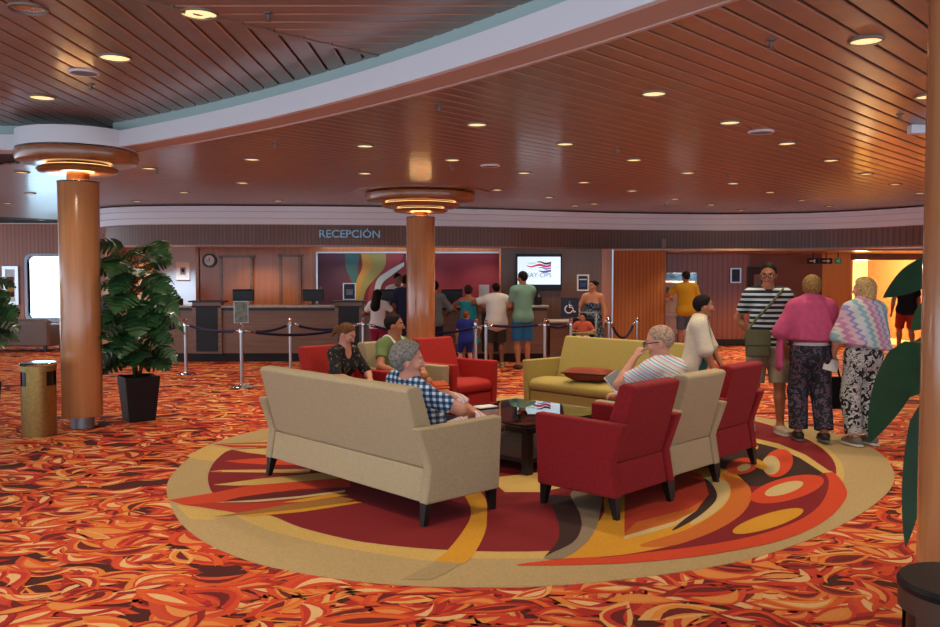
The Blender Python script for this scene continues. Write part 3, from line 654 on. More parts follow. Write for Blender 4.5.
for q, z, lab in (((91, 84), ZH, 'steel sprinkler head beside the round loudspeaker in the raised ceiling'), ((268, 13), ZH, 'steel sprinkler head in the raised ceiling beyond the mitred plank joint'),
                  ((439, 105), ZL, 'steel sprinkler head in the low ceiling close to the middle of the white beam'), ((275, 143), ZL, 'steel sprinkler head in the low ceiling above the reception sign'),
                  ((157, 170), ZL, 'steel sprinkler head in the low ceiling just right of the drum topped column'), ((771, 40), ZL, 'largest steel sprinkler head in the low ceiling'),
                  ((900, 114), ZL, 'steel sprinkler head beside the small white ceiling box'), ((618, 148), ZL, 'steel sprinkler head in the low ceiling above the television'),
                  ((727, 174), ZL, 'small steel sprinkler head above the brochure rack'), ((452, 166), ZL, 'steel sprinkler head by the ringed column top'),
                  ((665, 203), ZL, 'tiny steel sprinkler head close to the white cornice')):
    o = make_sprinkler() if pr is None else copy_tree(pr); pr = pr or o; p = P(*q, z); o.location = (p[0], p[1], z); tag(o, lab, 'sprinkler', 'ceiling sprinklers')
p0 = None
for q, z, lab in (((84, 72), ZH, 'round pale loudspeaker grille in the raised ceiling'), ((761, 131.5), ZL, 'round pale loudspeaker grille in the low ceiling above the standing group'), ((490, 165.5), ZL, 'round pale loudspeaker grille in the low ceiling by the ringed column')):
    if p0 is None:
        o = p0 = empty('ceiling_speaker'); MB().lathe([(0.12, 0.0), (0.12, -0.008), (0.105, -0.016), (0.1, -0.012)], 36).build('rim', [M['white']], o, smooth='auto')
        MB().lathe([(0.1, -0.006), (0.1, -0.013), (0.02, -0.016)], 36).build('grille', [M['greyprint']], o, smooth='auto')
    else: o = copy_tree(p0)
    p = P(*q, z); o.location = (p[0], p[1], z); tag(o, lab, 'loudspeaker', 'ceiling loudspeakers')
p = P(917, 129, ZL-0.04); b = MB(); b.box((0, 0, -0.045), (0.14, 0.09, 0.08)); b.box((0, 0, -0.002), (0.10, 0.06, 0.012)); o = b.build('sensor_box', [M['white']], loc=(p[0], p[1], ZL), bevel=0.006); tag(o, 'small white box fixed under the low ceiling beside the tall cut off column', 'sensor')
# lobby downlights under the low lobby ceiling
pr = None
for px, Y, lab in ((686, 18.7, 'small bright downlight over the brochure rack'), (757, 18.9, 'small downlight in the lobby ceiling over the man in the striped polo'), (790, 19.0, 'small downlight in the lobby ceiling over the woman with the pink shawl')):
    o = make_down(0.07, M['lampdisc_cool']) if pr is None else copy_tree(pr); pr = pr or o; o.location = ((px-470)/F_PX*Y, Y, 2.178); [setattr(c.data, 'energy', 60) for c in o.children if c.type == 'LIGHT']; tag(o, lab, 'ceiling light', 'lobby downlights')
b = MB(); b.lathe([(0.16, 0.0), (0.16, -0.02), (0.02, -0.03)], 32); o = b.build('ceiling_light', [M['lampdisc']], loc=(10.0, 22.0, 2.2), smooth='auto'); tag(o, 'round lamp lighting the cream corridor beyond the opening', 'ceiling light')
ld = bpy.data.lights.new('corridor_lamp', 'POINT'); ld.energy = 230; ld.color = (1, 0.82, 0.5); ld.shadow_soft_size = 0.15; lo = bpy.data.objects.new('corridor_lamp', ld); COL.objects.link(lo); lo.parent = o; lo.location = (0, 0, -0.25)

o = make_down(0.07, M['lampdisc_cool']); o.location = (-6.75, 19.3, 2.398); tag(o, 'unseen cool downlight added in the small office behind the monstera', 'ceiling light')  # unseen lamp added to brighten the office wall, in place of daylight
for c in o.children:
    if c.type == 'LIGHT': c.data = c.data.copy(); c.data.energy = 120; c.data.color = (.8, .9, 1.0)

pr = None
for x, lab in ((-4.6, 'small downlight over the desk beside the wall clock'), (-2.7, 'small downlight behind the header near the framed notice'), (-1.1, 'small downlight behind the header above the officer'), (.35, 'small downlight behind the header above the turquoise dress')):
    o = make_down(0.07, M['lampdisc_cool']) if pr is None else copy_tree(pr); pr = pr or o; o.location = (x, 18.45, 2.398); tag(o, lab, 'ceiling light', 'downlights over the desk')

# ------------------------------------------------------------------ reception desk and what stands on it
YC = 16.42
def X(px, Y=YC): return (px-470)/F_PX*Y
def reception():
    r = empty('reception_counter', (-2.0, YC, 0), 0, 'long walnut reception counter with grey marble top', 'counter')
    x0, x1 = -6.3+2.0, X(547)+2.0
    b = MB(); b.box(((x0+x1)/2, 0.3, 0.60), (x1-x0, 0.6, 0.86)); b.build('body', [M['counter']], r)
    b = MB(); b.box(((x0+x1)/2, 0.36, 0.085), (x1-x0-0.02, 0.55, 0.17)); b.build('plinth', [M['plinth']], r)
    b = MB(); b.box(((x0+x1)/2, 0.28, 1.065), (x1-x0+0.06, 0.68, 0.05)); b.build('marble_top', [M['marble']], r, bevel=0.012)
    b = MB(); b.box(((x0+x1)/2, 0.02, 1.015), (x1-x0, 0.05, 0.05)); b.build('shadow_rail', [M['darkwood']], r)
    for a, c in ((193, 222), (335, 363), (478, 506)):
        xa, xb = X(a)+2.0, X(c)+2.0; w = xb-xa; cx = (xa+xb)/2
        b = MB(); b.box((cx, 0.02, 0.66), (w, 0.16, 0.98)); f = b.build('podium', [M['counter']], r)
        b = MB(); b.box((cx, -0.062, 0.64), (w-0.14, 0.012, 0.86)); b.build('dark_panel', [M['blackgloss']], f)
        b = MB(); b.box((cx, 0.06, 1.165), (w+0.12, 0.34, 0.03)); b.build('podium_top', [M['darkwood']], f, bevel=0.006)
reception()
def low_desk():
    r = empty('low_desk', (X(580), 16.6, 0), 0, 'low walnut accessible desk with a pale top at the counter end', 'desk')
    b = MB(); b.box((0, 0.3, 0.40), (1.1, 0.6, 0.70)); b.build('body', [M['counter']], r)
    b = MB(); b.box((0, 0.26, 0.77), (1.16, 0.7, 0.04)); b.build('desk_top', [mat('pale_stone', '#bdb5aa', 0.3)], r, bevel=0.008)
    b = MB(); b.box((0, 0.34, 0.03), (1.08, 0.55, 0.06)); b.build('plinth', [M['plinth']], r)
low_desk()
def monitor(px, label, w=0.42):
    r = empty('computer_monitor', (X(px, 16.95), 16.98, 1.09), 0, label, 'monitor', 'monitors along the reception counter')
    b = MB(); b.box((0, 0, 0.17), (w, 0.05, 0.21)); b.box((0, 0.0, 0.285), (w, 0.06, 0.03)); b.build('casing', [M['black']], r, bevel=0.01)
    b = MB(); b.box((0, 0.028, 0.17), (w-0.04, 0.006, 0.20)); b.build('screen', [M['navy']], r)
    b = MB(); b.box((0, 0, 0.035), (0.06, 0.04, 0.08)); b.box((0, 0.02, 0.006), (0.2, 0.15, 0.012)); b.build('stand', [M['black']], r)
    b = MB(); b.tube([(w/2-0.06, 0, 0.295), (w/2-0.06, 0, 0.345)], 0.022, 10); b.build('webcam', [M['greyprint']], r)
    return r
monitor(243, 'black monitor on the counter behind the standing sign'); monitor(313, 'black monitor on the counter left of the framed notice')
monitor(391, 'black monitor in front of the officer in white'); monitor(452, 'black monitor on the counter just right of the middle column')
def bottle(px, Y, z, label):
    b = MB(); b.lathe([(0.07, 0), (0.075, 0.02), (0.075, 0.16), (0.03, 0.22), (0.028, 0.27), (0.001, 0.275)], 20); o = b.build('phone_handset_stand', [M['black']], smooth='auto', loc=(X(px, Y), Y, z)); tag(o, label, 'dispenser')
bottle(538, 16.7, 1.09, 'small black dispenser standing on the counter end behind the man in teal')
b = MB(); b.box((0, 0, 0.06), (0.42, 0.3, 0.12)); b.box((0, 0.02, 0.14), (0.34, 0.22, 0.05)); o = b.build('desk_printer', [M['black']], bevel=0.015, loc=(X(172, 16.9), 16.8, 1.09)); tag(o, 'black desk printer at the plant end of the counter', 'printer')
def framed(name, px0, py0, px1, py1, Y, label, cat, mf, mi, parts=(), border=0.045, depth=0.03, mount=None):
    a = D(px0, py0, Y); c = D(px1, py1, Y); w = c[0]-a[0]; h = a[2]-c[2]; cx = (a[0]+c[0])/2; cz = (a[2]+c[2])/2
    r = empty(name, (cx, Y, cz), 0, label, cat)
    b = MB()
    for s in (-1, 1):
        b.box((s*(w-border)/2, 0, 0), (border, depth, h)); b.box((0, 0, s*(h-border)/2), (w-2*border, depth, border))
    b.build('frame', [mf], r, bevel=0.004)
    b = MB(); b.box((0, 0.004, 0), (w-2*border+0.01, 0.012, h-2*border+0.01)); b.build('print', [mi], r)
    for (x, z, ww, hh, m) in parts:
        b = MB(); b.box((x*w/2, -0.006, z*h/2), (ww*w, 0.006, hh*h)); b.build('printed_motif', [m], r)
    return r
framed('wall_picture', 2, 266, 19, 305, YW-0.09, 'silver framed abstract picture on the lounge wall beside the window', 'picture', M['silver'], M['paper'],
       [(0, .06, .42, .14, mat('print_violet', '#4b2a4a', .8)), (0, -.2, .42, .13, mat('print_ochre', '#b98a3c', .8)), (0, .32, .42, .12, mat('print_rust', '#8a3a2a', .8)), (0, -.45, .42, .13, mat('print_plum', '#5a2c3a', .8))], 0.09)
framed('wall_picture', 176, 262, 190, 280, 20.18, 'small framed print on the pale blue office wall', 'picture', M['white'], M['paper'], [(0, 0, .4, .4, mat('print_mauve', '#8d7d86', .8)), (0, .05, .2, .2, mat('print_brick', '#8a5a50', .8))], 0.03)
framed('framed_notice', 343, 283, 356, 300, 16.55, 'silver framed dark notice standing on the middle podium', 'notice', M['silver'], M['navy'], [(0, .2, .6, .08, M['greyprint']), (0, -.1, .5, .3, M['greyprint'])], 0.02)
framed('wall_notice', 577, 274.5, 589, 291, YT-0.03, 'white framed dark blue poster on the wall beside the television', 'poster', M['white'], M['navy'], [(0, -.2, .5, .25, mat('poster_blue', '#2b4a7a', .6)), (0, .4, .6, .06, M['paper'])], 0.03)
framed('wall_notice', 730.5, 268, 741, 283, 20.30, 'small dark notice in a pale frame on the red lobby wall', 'poster', M['silver'], M['navy'], [], 0.03)
framed('wall_poster', 748, 267, 772, 292, 20.30, 'dark framed poster on the lobby wall behind the man in the striped polo', 'poster', M['black'], mat('poster_brown', '#4a2a22', .6), [(-.2, -.1, .3, .5, M['greyprint']), (.45, .2, .15, .4, M['paper'])], 0.06)
b = MB(); b.box((0, 0, 0.15), (0.20, 0.004, 0.30)); b.box((0, 0.05, 0.004), (0.2, 0.1, 0.008)); o = b.build('paper_notice', [M['paper']], loc=(X(483, 16.7), 16.7, 1.18)); o.location.x += 0.02; tag(o, 'white paper notice standing on the counter by the boy in white', 'notice')
# wall clock
p = D(209.5, 260.5, YB-0.03); r = empty('wall_clock', tuple(p), 0, 'round black rimmed wall clock behind the counter', 'clock')
def disc_y(name, r0, r1, y0, y1, m, parent, n=32):
    b = MB(); vs = []; fs = []
    for r_, y in ((r0, y0), (r1, y0), (r1, y1), (r0, y1)):
        for i in range(n): a = 2*math.pi*i/n; vs.append((r_*math.cos(a), y, r_*math.sin(a)))
    for j in range(4):
        for i in range(n): fs.append((j*n+i, j*n+(i+1) % n, ((j+1) % 4)*n+(i+1) % n, ((j+1) % 4)*n+i))
    b.add(vs, fs); return b.build(name, [m], parent, smooth='auto')
disc_y('rim', 0.115, 0.155, -0.03, 0.02, M['black'], r); disc_y('dial', 0.0005, 0.118, -0.012, 0.02, M['paper'], r)
b = MB(); b.box((0.0, -0.016, 0.03), (0.012, 0.004, 0.07)); b.box((-0.03, -0.018, -0.01), (0.075, 0.004, 0.01)); b.build('clock_hand', [M['black']], r)
# the mural: painted ribbons on a maroon ground
def mural():
    Y = YB-0.05; a = D(317, 252.5, Y); c = D(499.5, 312, Y); w = c[0]-a[0]; h = a[2]-c[2]
    r = empty('mural', ((a[0]+c[0])/2, Y, (a[2]+c[2])/2), 0, 'wide maroon mural with teal, olive and pale ribbons behind the counter', 'mural')
    b = MB(); b.box((0, 0.01, 0), (w, 0.03, h)); b.build('panel', [mat('mural_maroon', '#6e2030', .55, noise=.2, nscale=1.2)], r)
    b = MB()
    b.box((-w/2, -0.01, 0), (0.035, 0.05, h+0.03)); b.box((0, -0.01, h/2), (w, 0.05, 0.035)); b.build('frame', [M['silver']], r)
    def U(px, py): return (w*((px-317)/182.5-.5), h*(.5-(py-252.5)/59.5))
    def rib(l, rt, m, y):
        L = spline([U(*q) for q in l], 8); R_ = spline([U(*q) for q in rt], 8); n = len(L)
        b = MB(); vs = [(p[0], y, p[1]) for p in L]+[(p[0], y, p[1]) for p in R_]; vs += [(v[0], v[1]+0.003, v[2]) for v in vs]
        fs = [(i, i+1, n+i+1, n+i) for i in range(n-1)]+[(2*n+i, 3*n+i, 3*n+i+1, 2*n+i+1) for i in range(n-1)]
        b.add(vs, fs); b.build('painted_ribbon', [m], r)
    rib([(317.5, 253), (317.5, 280), (317.5, 312)], [(351, 253), (348, 280), (352, 312)], mat('mural_plum', '#4a2a3c', .55), -0.010)
    rib([(345, 253), (346, 268), (352, 285), (352, 312)], [(360, 253), (358, 268), (358, 285), (362, 312)], mat('mural_teal', '#2e5a5c', .55), -0.013)
    rib([(366, 253), (369, 268), (360, 285), (356, 312)], [(386, 253), (384, 268), (366, 290), (362, 312)], mat('mural_olive', '#8a8a52', .55), -0.016)
    rib([(361, 253), (362, 268), (356, 283), (355, 312)], [(368, 253), (372, 266), (362, 283), (358, 312)], mat('mural_sand', '#a8843e', .55), -0.019)
    rib([(404, 262), (388, 271), (376, 282), (372, 312)], [(404, 266), (392, 275), (381, 286), (379, 312)], mat('mural_pale', '#a9c2c6', .55), -0.016)
    rib([(386, 253), (384, 268), (370, 287), (366, 312)], [(404, 253), (398, 266), (376, 282), (372, 312)], mat('mural_rose', '#8a3a44', .55), -0.013)
mural()
a = D(317, 249.5, YB-0.3); c = D(500, 249.5, YB-0.3); b = MB(); b.box(((a[0]+c[0])/2, YB-0.3, 2.335), (c[0]-a[0], 0.08, 0.07)); o = b.build('light_strip', [mat('lit_valance', '#dfe6ee', .5, emit=(.85, .92, 1.0), estr=2.2)]); tag(o, 'long pale light strip above the maroon mural', 'light')
# television
def tv():
    Y = YT-0.12; a = D(516, 254, Y); c = D(562, 290.5, Y); w = c[0]-a[0]; h = a[2]-c[2]
    r = empty('television', ((a[0]+c[0])/2, Y, (a[2]+c[2])/2), 0, 'wall television showing coloured waves on a white screen', 'television')
    b = MB(); b.box((0, 0.03, 0), (w, 0.07, h)); b.build('casing', [M['blackgloss']], r, bevel=0.01)
    b = MB(); b.box((0, 0.085, 0), (.3, .04, .3)); b.build('wall_bracket', [M['black']], r)
    sw, sh = w*0.93, h*0.76
    b = MB(); b.box((0, -0.008, h*0.045), (sw, 0.006, sh)); s = b.build('screen', [M['screen']], r)
    def U(px, py): return ((px-516)/46*w-w/2, h/2-(py-254)/36.5*h)
    def wave(pts, t, colr, taper=True):
        q = spline([U(*p) for p in pts], 8); n = len(q); vs = []
        for i, p in enumerate(q):
            k = t*(0.35+0.65*min(1, i/n*2)) if taper else t
            vs += [(p[0], -0.0125, p[1]+k), (p[0], -0.0125, p[1]-k)]
        b = MB(); b.add(vs, [(2*i, 2*i+1, 2*i+3, 2*i+2) for i in range(n-1)]); m = mat('screen_ink', colr, .5, emit=colr, estr=0.35); b.build('wave_mark', [m], s, fix=False)
    wave([(537, 262), (541, 262), (545, 263.6), (550, 263), (551, 262)], 0.022, '#2a2f52')
    wave([(526.5, 265.5), (531, 266.8), (537, 265.2), (541, 265), (546, 266.5), (551, 265)], 0.024, '#c22a58')
    wave([(527, 262.5), (531, 263.5), (536, 262.5)], 0.016, '#a8d8d4'); wave([(538, 268), (542, 267.5), (546, 269), (551, 267.8)], 0.016, '#7a6ab0')
    wave([(539, 270.8), (544, 271.8), (551, 270.6)], 0.022, '#5a4a9a')
    u = U(539, 277.3); text_mesh('screen_lettering', 'SAY-OPS', 0.135, 0.0005, mat('screen_grey_ink', '#6f8796', .5, emit='#6f8796', estr=.2), s, (u[0], -0.0125, u[1]), (math.pi/2, 0, 0))
tv()
# raised lettering on the header, following its curve
def sign():
    i = int(np.argmin(np.abs(cp[:, 0]-X(348, 16.75)))); q = cp[i]+nr[i]*0.25; ang = math.atan2(tn[i][1], tn[i][0])
    zc = D(348, 236.5, q[1])[2]
    o = text_mesh('reception_sign', 'RECEPCIÓN', 0.205, 0.018, mat('sign_dark_metal', '#59646c', .15, 1.0), None, (q[0], q[1]-0.022, zc-0.02), (math.pi/2, 0, ang), 0.004)
    w = o.dimensions.x; o.scale.x = 1.17/max(w, .01)
    tag(o, 'raised dark metal lettering RECEPCIÓN on the wooden header', 'sign')
sign()
# green and white exit boards hanging in the lobby
for px, w, m, lab in ((813, 12, M['black'], 'dark exit board with a running figure in the lobby'), (826, 12, M['black'], 'dark exit board with a white arrow in the lobby'), (838, 6, mat('exit_green', '#1d5a35', .5, emit='#1d5a35', estr=.4), 'small green exit board by the golden panels')):
    p = D(px, 261, 19.6); ww = w/F_PX*19.6; r = empty('exit_board', tuple(p), 0, lab, 'sign')
    b = MB(); b.box((0, 0, 0), (ww, 0.03, 0.13)); b.build('board', [m], r, bevel=0.004)
    b = MB(); b.box((-ww*.1, -0.018, 0), (ww*.4, 0.003, 0.02)); b.add([(ww*.1, -0.019, .045), (ww*.1, -0.019, -.045), (ww*.34, -0.019, 0)], [(0, 1, 2)]) if w > 8 and px > 820 else b.box((ww*.1, -0.018, 0), (ww*.12, 0.003, .08)); b.build('symbol', [M['paper']], r, fix=False)
    b = MB(); b.box((0, 0, (2.18-p[2])/2+.03), (0.02, 0.02, 2.18-p[2]-.06)); b.build('bracket', [M['black']], r)

# ------------------------------------------------------------------ rope barrier
PH = 0.93
def make_post(h=PH, sign_top=False):
    r = empty('rope_post')
    b = MB(); b.lathe([(0.001, 0.0), (0.165, 0.0), (0.165, 0.012), (0.15, 0.024), (0.06, 0.045), (0.028, 0.07), (0.001, 0.07)], 36, cap=False); b.build('base', [M['chrome']], r, smooth='auto')
    b = MB(); b.lathe([(0.026, 0.06), (0.026, h-0.07)], 20); b.build('pole', [M['steel']], r, smooth='auto')
    b = MB(); b.lathe([(0.027, h-0.12), (0.036, h-0.115), (0.036, h-0.06), (0.03, h-0.05), (0.034, h-0.02), (0.02, h), (0.001, h+0.004)], 20); b.build('collar', [M['chrome']], r, smooth='auto')
    return r
posts = {'a': (185, 14.27), 'b': (241, 12.62), 'c': (290, 14.4), 'd': (363, 14.6), 'f': (476, 14.6), 'g': (486, 14.05), 'h': (545, 14.4), 'i': (571, 14.6), 'j': (609, 15.2), 'k': (637, 15.6)}
plabs = {'a': 'chrome rope post beside the potted monstera', 'b': 'chrome rope post carrying the printed sign', 'c': 'chrome rope post in front of the counter left of the seated woman in black', 'd': 'chrome rope post behind the man in green', 'f': 'thin chrome rope post beside the toddler in blue',
         'g': 'chrome rope post in front of the boy in white', 'h': 'chrome rope post right of the man in teal', 'i': 'chrome rope post carrying the wheelchair sign', 'j': 'chrome rope post at the corner of the slatted panel wall', 'k': 'chrome rope post in front of the slatted panel wall, far end of the barrier'}
p0 = None; PP = {}
for k, (px, Y) in posts.items():
    o = make_post() if p0 is None else copy_tree(p0); p0 = p0 or o
    o.location = ((px-470)/F_PX*Y, Y, 0); PP[k] = Vector((o.location.x, Y, PH-0.09)); tag(o, plabs[k], 'rope post', 'chrome rope barrier posts')
def rope(a, b_, sag, label):
    a = Vector(a); b_ = Vector(b_); d = (b_-a).normalized(); a = a+d*0.05; b_ = b_-d*0.05; n = 20
    pts = [a.lerp(b_, i/n)-Vector((0, 0, sag*4*(i/n)*(1-i/n))) for i in range(n+1)]
    r = empty('barrier_rope', tuple(a), 0, label, 'rope', 'navy velvet barrier ropes'); L = [p-a for p in pts]
    MB().tube(L[1:-1], 0.022, 10).build('velvet_cord', [M['rope']], r, smooth=True)
    for e, i in ((L[0], L[2]), (L[-1], L[-3])): MB().tube([e, e.lerp(i, .8)], [0.012, 0.026], 10).build('hook_end', [M['chrome']], r, smooth=True)
rope(PP['a']+Vector((-1.5, 0.6, 0)), PP['a'], 0.14, 'navy rope hanging behind the monstera leaves'); rope(PP['a'], PP['b'], 0.05, 'navy rope between the monstera side post and the sign post')
rope(PP['b'], PP['c'], 0.06, 'navy rope rising from the sign post to the post behind it'); rope(PP['b'], PP['d'], 0.12, 'long navy rope from the sign post to the post behind the man in green')
rope(PP['c'], PP['d'], 0.10, 'navy rope hanging over the dark podium panel'); rope(PP['d'], PP['g'], 0.16, 'long navy rope passing behind the middle column')
rope(PP['g'], PP['h'], 0.03, 'navy rope in front of the boy in white and the man in teal'); rope(PP['h'], PP['i'], 0.06, 'navy rope below the wheelchair sign'); rope(PP['j'], PP['k'], 0.30, 'deeply sagging navy rope in front of the slatted panel wall')
def post_sign():
    x, y = PP['b'].x, PP['b'].y; w, h = 14.5/F_PX*y, 22/F_PX*y
    r = empty('post_sign', (x, y, PH+0.004), 0, 'framed printed notice on top of the rope post in front of the counter', 'sign')
    b = MB(); b.box((0, 0, h/2+0.02), (w, 0.02, h)); b.build('frame', [M['silver']], r, bevel=0.004)
    b = MB(); b.box((0, -0.011, h/2+0.02), (w-0.02, 0.004, h-0.02)); b.build('print', [mat('notice_print', '#6f8078', .6, noise=.5, nscale=16)], r)
    b = MB(); b.tube([(0, 0, 0), (0, 0, 0.03)], 0.012, 10); b.build('clip', [M['chrome']], r)
post_sign()
def access_sign():
    x, y = PP['i'].x, PP['i'].y; s = 0.34; r = empty('accessibility_sign', (x-0.02, y, PH+0.004), 0, 'dark blue square sign with a white wheelchair symbol', 'sign')
    b = MB(); b.box((0, 0, s/2+0.01), (s*.9, 0.015, s)); b.build('board', [M['navy']], r, bevel=0.004)
    b = MB(); c = Vector((0, 0, s/2+.01)); k = s*.9
    def pt(u, v): return (u*k*.5, -0.012, c.z+v*k*.5)
    b.tube([pt(-.05, .62), pt(-.049, .6)], k*.07, 12)
    b.tube([pt(-.05, .42), pt(-.03, 0), pt(.28, 0), pt(.48, -.52), pt(.66, -.45)], k*.035, 8)
    b.tube([pt(-.02, .2), pt(.25, .2)], k*.03, 8)
    b.tube([pt(-.12+.42*math.cos(t), -.2+.42*math.sin(t)) for t in np.linspace(2.0, 6.0, 16)], k*.032, 8); b.build('wheelchair_symbol', [M['paper']], r)
access_sign()

# ------------------------------------------------------------------ upholstered seats
def seat(name, W, m, label, cat, group, loc, rz):
    r = empty(name, (loc[0], loc[1], 0.008), rz, label, cat, group); hw = W/2; at = 0.085
    arm = [(.335, .145), (.36, .655), (-.395, .648), (-.295, .37), (-.335, .145)]
    for s in (-1, 1):
        b = MB(); b.prism(arm, *( (hw-at, hw) if s > 0 else (-hw, -hw+at)), axis='x'); b.build('arm', [m], r, bevel=0.016)
    b = MB(); b.prism([(-.285, .37), (-.425, .885), (-.40, .905), (-.32, .91), (-.295, .89), (-.13, .40), (-.13, .3)], -hw+at+.004, hw-at-.004, axis='x'); b.build('backrest', [m], r, bevel=0.022, seg=3)
    b = MB(); b.prism([(-.322, .15), (-.283, .365), (-.14, .365), (-.14, .15)], -hw+at+.004, hw-at-.004, axis='x'); b.build('lower_back_panel', [m], r, bevel=0.01)
    b = MB(); b.prism([(-.14, .16), (-.14, .30), (.315, .30), (.315, .16)], -hw+at+.004, hw-at-.004, axis='x'); b.build('seat_rail', [m], r, bevel=0.01)
    b = MB(); b.prism([(-.16, .305), (-.16, .43), (.10, .455), (.29, .44), (.345, .40), (.345, .34), (.32, .305)], -hw+at+.006, hw-at-.006, axis='x'); b.build('seat_cushion', [m], r, bevel=0.03, seg=3)
    for sx in (-1, 1):
        for y, o in ((.29, .015), (-.29, -.03)):
            b = MB(); x = sx*(hw-.05); vs = []
            for z, h, dy, dx in ((0, .018, o, sx*.008), (.15, .032, 0, 0)):
                vs += [(x+dx-h, y+dy-h, z), (x+dx+h, y+dy-h, z), (x+dx+h, y+dy+h, z), (x+dx-h, y+dy+h, z)]
            b.add(vs, [(3, 2, 1, 0), (4, 5, 6, 7), (0, 1, 5, 4), (1, 2, 6, 5), (2, 3, 7, 6), (3, 0, 4, 7)]); b.build('leg', [M['legwood']], r)
    return r
R45 = math.radians
seat('sofa', 2.06, M['beige'], 'long beige three seat sofa seen from behind with the man in checks', 'sofa', None, (-.74, 6.48), R45(-47))
seat('sofa', 1.9, M['gold_fab'], 'mustard sofa facing the camera with a terracotta cushion on it', 'sofa', None, (1.52, 9.60), R45(133))
seat('armchair', .76, M['red'], 'crimson armchair nearest the camera, seen from behind', 'armchair', None, (.985, 6.15), R45(46))
seat('armchair', .75, M['beige'], 'beige armchair between two crimson ones, the bald man sits in it', 'armchair', None, (1.49, 6.74), R45(45.5))
seat('armchair', .75, M['red'], 'crimson armchair at the end of the row near the man in the striped polo', 'armchair', None, (2.0, 7.37), R45(46.5))
seat('armchair', .76, M['redor'], 'empty bright red armchair in front of the middle column', 'armchair', None, (-.19, 9.93), R45(-133))
seat('armchair', .75, M['beige'], 'beige armchair the man in green sits in', 'armchair', None, (-.74, 9.35), R45(-133))
seat('armchair', .75, M['redor'], 'red armchair the woman in black sits in', 'armchair', None, (-1.28, 8.77), R45(-133))
def cushion(loc, rz, tilt):
    b = MB(); N = 14; vs = []; fs = []
    for side in (1, -1):
        for i in range(N+1):
            for j in range(N+1):
                u = i/N*2-1; v = j/N*2-1; e = (1-u**4)*(1-v**4); k = 1-0.10*(1-abs(u))*(abs(v)**3)-0.10*(1-abs(v))*(abs(u)**3)
                vs.append((u*.25*k, v*.25*k, side*.075*e**.5+.004*side))
    n = (N+1)**2
    for s in range(2):
        for i in range(N):
            for j in range(N):
                q = (s*n+i*(N+1)+j, s*n+(i+1)*(N+1)+j, s*n+(i+1)*(N+1)+j+1, s*n+i*(N+1)+j+1); fs.append(q if s == 0 else q[::-1])
    b.add(vs, fs); o = b.build('cushion', [M['terracotta']], smooth=True); o.location = loc; o.rotation_euler = (tilt, 0, rz); tag(o, 'terracotta cushion with dark piping lying on the mustard sofa', 'cushion')
    edge = []
    for k in range(41):
        t = k/40*4; s, f = int(t) % 4, t-int(t); u, v = [(2*f-1, -1), (1, 2*f-1), (1-2*f, 1), (-1, 1-2*f)][s]
        kk = 1-0.10*(1-abs(u))*(abs(v)**3)-0.10*(1-abs(v))*(abs(u)**3); edge.append((u*.25*kk, v*.25*kk, 0))
    MB().tube(edge, 0.008, 8).build('piping', [M['piping']], o, smooth=True)
cushion((1.36, 9.66, .535), R45(150), R45(6))
# coffee table
def table():
    r = empty('coffee_table', (.47, 7.78, 0.008), R45(45), 'low square dark wood coffee table with a glass top between the sofas', 'table'); s = .585; h = .41
    for sx in (-1, 1):
        for sy in (-1, 1): b = MB(); b.box((sx*(s-.035), sy*(s-.035), h/2-.01), (.07, .07, h-.02)); b.build('leg', [M['darkwood']], r, bevel=.004)
    b = MB()
    for k in (-1, 1):
        b.box((k*(s-.045), 0, h-.045), (.09, 2*s, .05)); b.box((0, k*(s-.045), h-.045), (2*s-.18, .09, .05))
    b.build('frame', [M['darkwood']], r, bevel=.004)
    b = MB(); b.box((0, 0, h-.008), (2*s-.01, 2*s-.01, .010)); b.build('glass_top', [mat('smoked_glass', '#b9c6bd', 0.0, trans=1.0, ior=1.52)], r)
    b = MB(); b.box((0, 0, .10), (2*s-.08, 2*s-.08, .035)); b.build('lower_shelf', [M['darkwood']], r, bevel=.004)
    for k in (-1, 1):
        for ax in (0, 1):
            b = MB(); c = (k*(s-.03), 0, .25) if ax == 0 else (0, k*(s-.03), .25); d = (.006, 2*s-.16, .25) if ax == 0 else (2*s-.16, .006, .25); b.box(c, d); b.build('glass_side', [M['glass']], r)
table()
b = MB(); b.box((0, 0, .004), (.2, .13, .006)); b.box((.01, .005, .009), (.18, .12, .004)); o = b.build('leaflet', [M['paper']], loc=(.14, 7.95, .422), rz=.6); tag(o, 'small white leaflet lying on the glass coffee table', 'leaflet')
# low leather sofas in the lounge at the far left
def lounge_sofa(loc, rz, W, label):
    r = empty('lounge_sofa', (loc[0], loc[1], 0.006), rz, label, 'sofa'); m = M['leather']; hw = W/2
    b = MB(); b.prism([(-.44, .12), (-.46, .66), (-.40, .72), (-.27, .70), (-.2, .4), (-.2, .12)], -hw, hw, axis='x'); b.build('backrest', [m], r, bevel=.04, seg=3)
    b = MB(); b.prism([(-.2, .12), (-.2, .42), (.36, .42), (.42, .36), (.42, .12)], -hw+.2, hw-.2, axis='x'); b.build('seat_cushion', [m], r, bevel=.03)
    for s in (-1, 1):
        b = MB(); b.prism([(-.42, .12), (-.42, .62), (.40, .58), (.44, .5), (.44, .12)], *((hw-.2, hw+.02) if s > 0 else (-hw-.02, -hw+.2)), axis='x'); b.build('arm', [m], r, bevel=.04, seg=3)
        for y in (-.36, .36): b = MB(); b.box((s*(hw-.1), y, .06), (.06, .06, .12)); b.build('leg', [M['legwood']], r)
    return r
a = P(48, 352.5); lounge_sofa((a[0]-1.15, a[1]+.45), R45(0), 2.3, 'grey brown leather sofa seen from behind near the bronze bin')
lounge_sofa((a[0]+.75, a[1]+1.7), R45(100), 1.5, 'pale grey leather sofa under the lounge window beside the column')
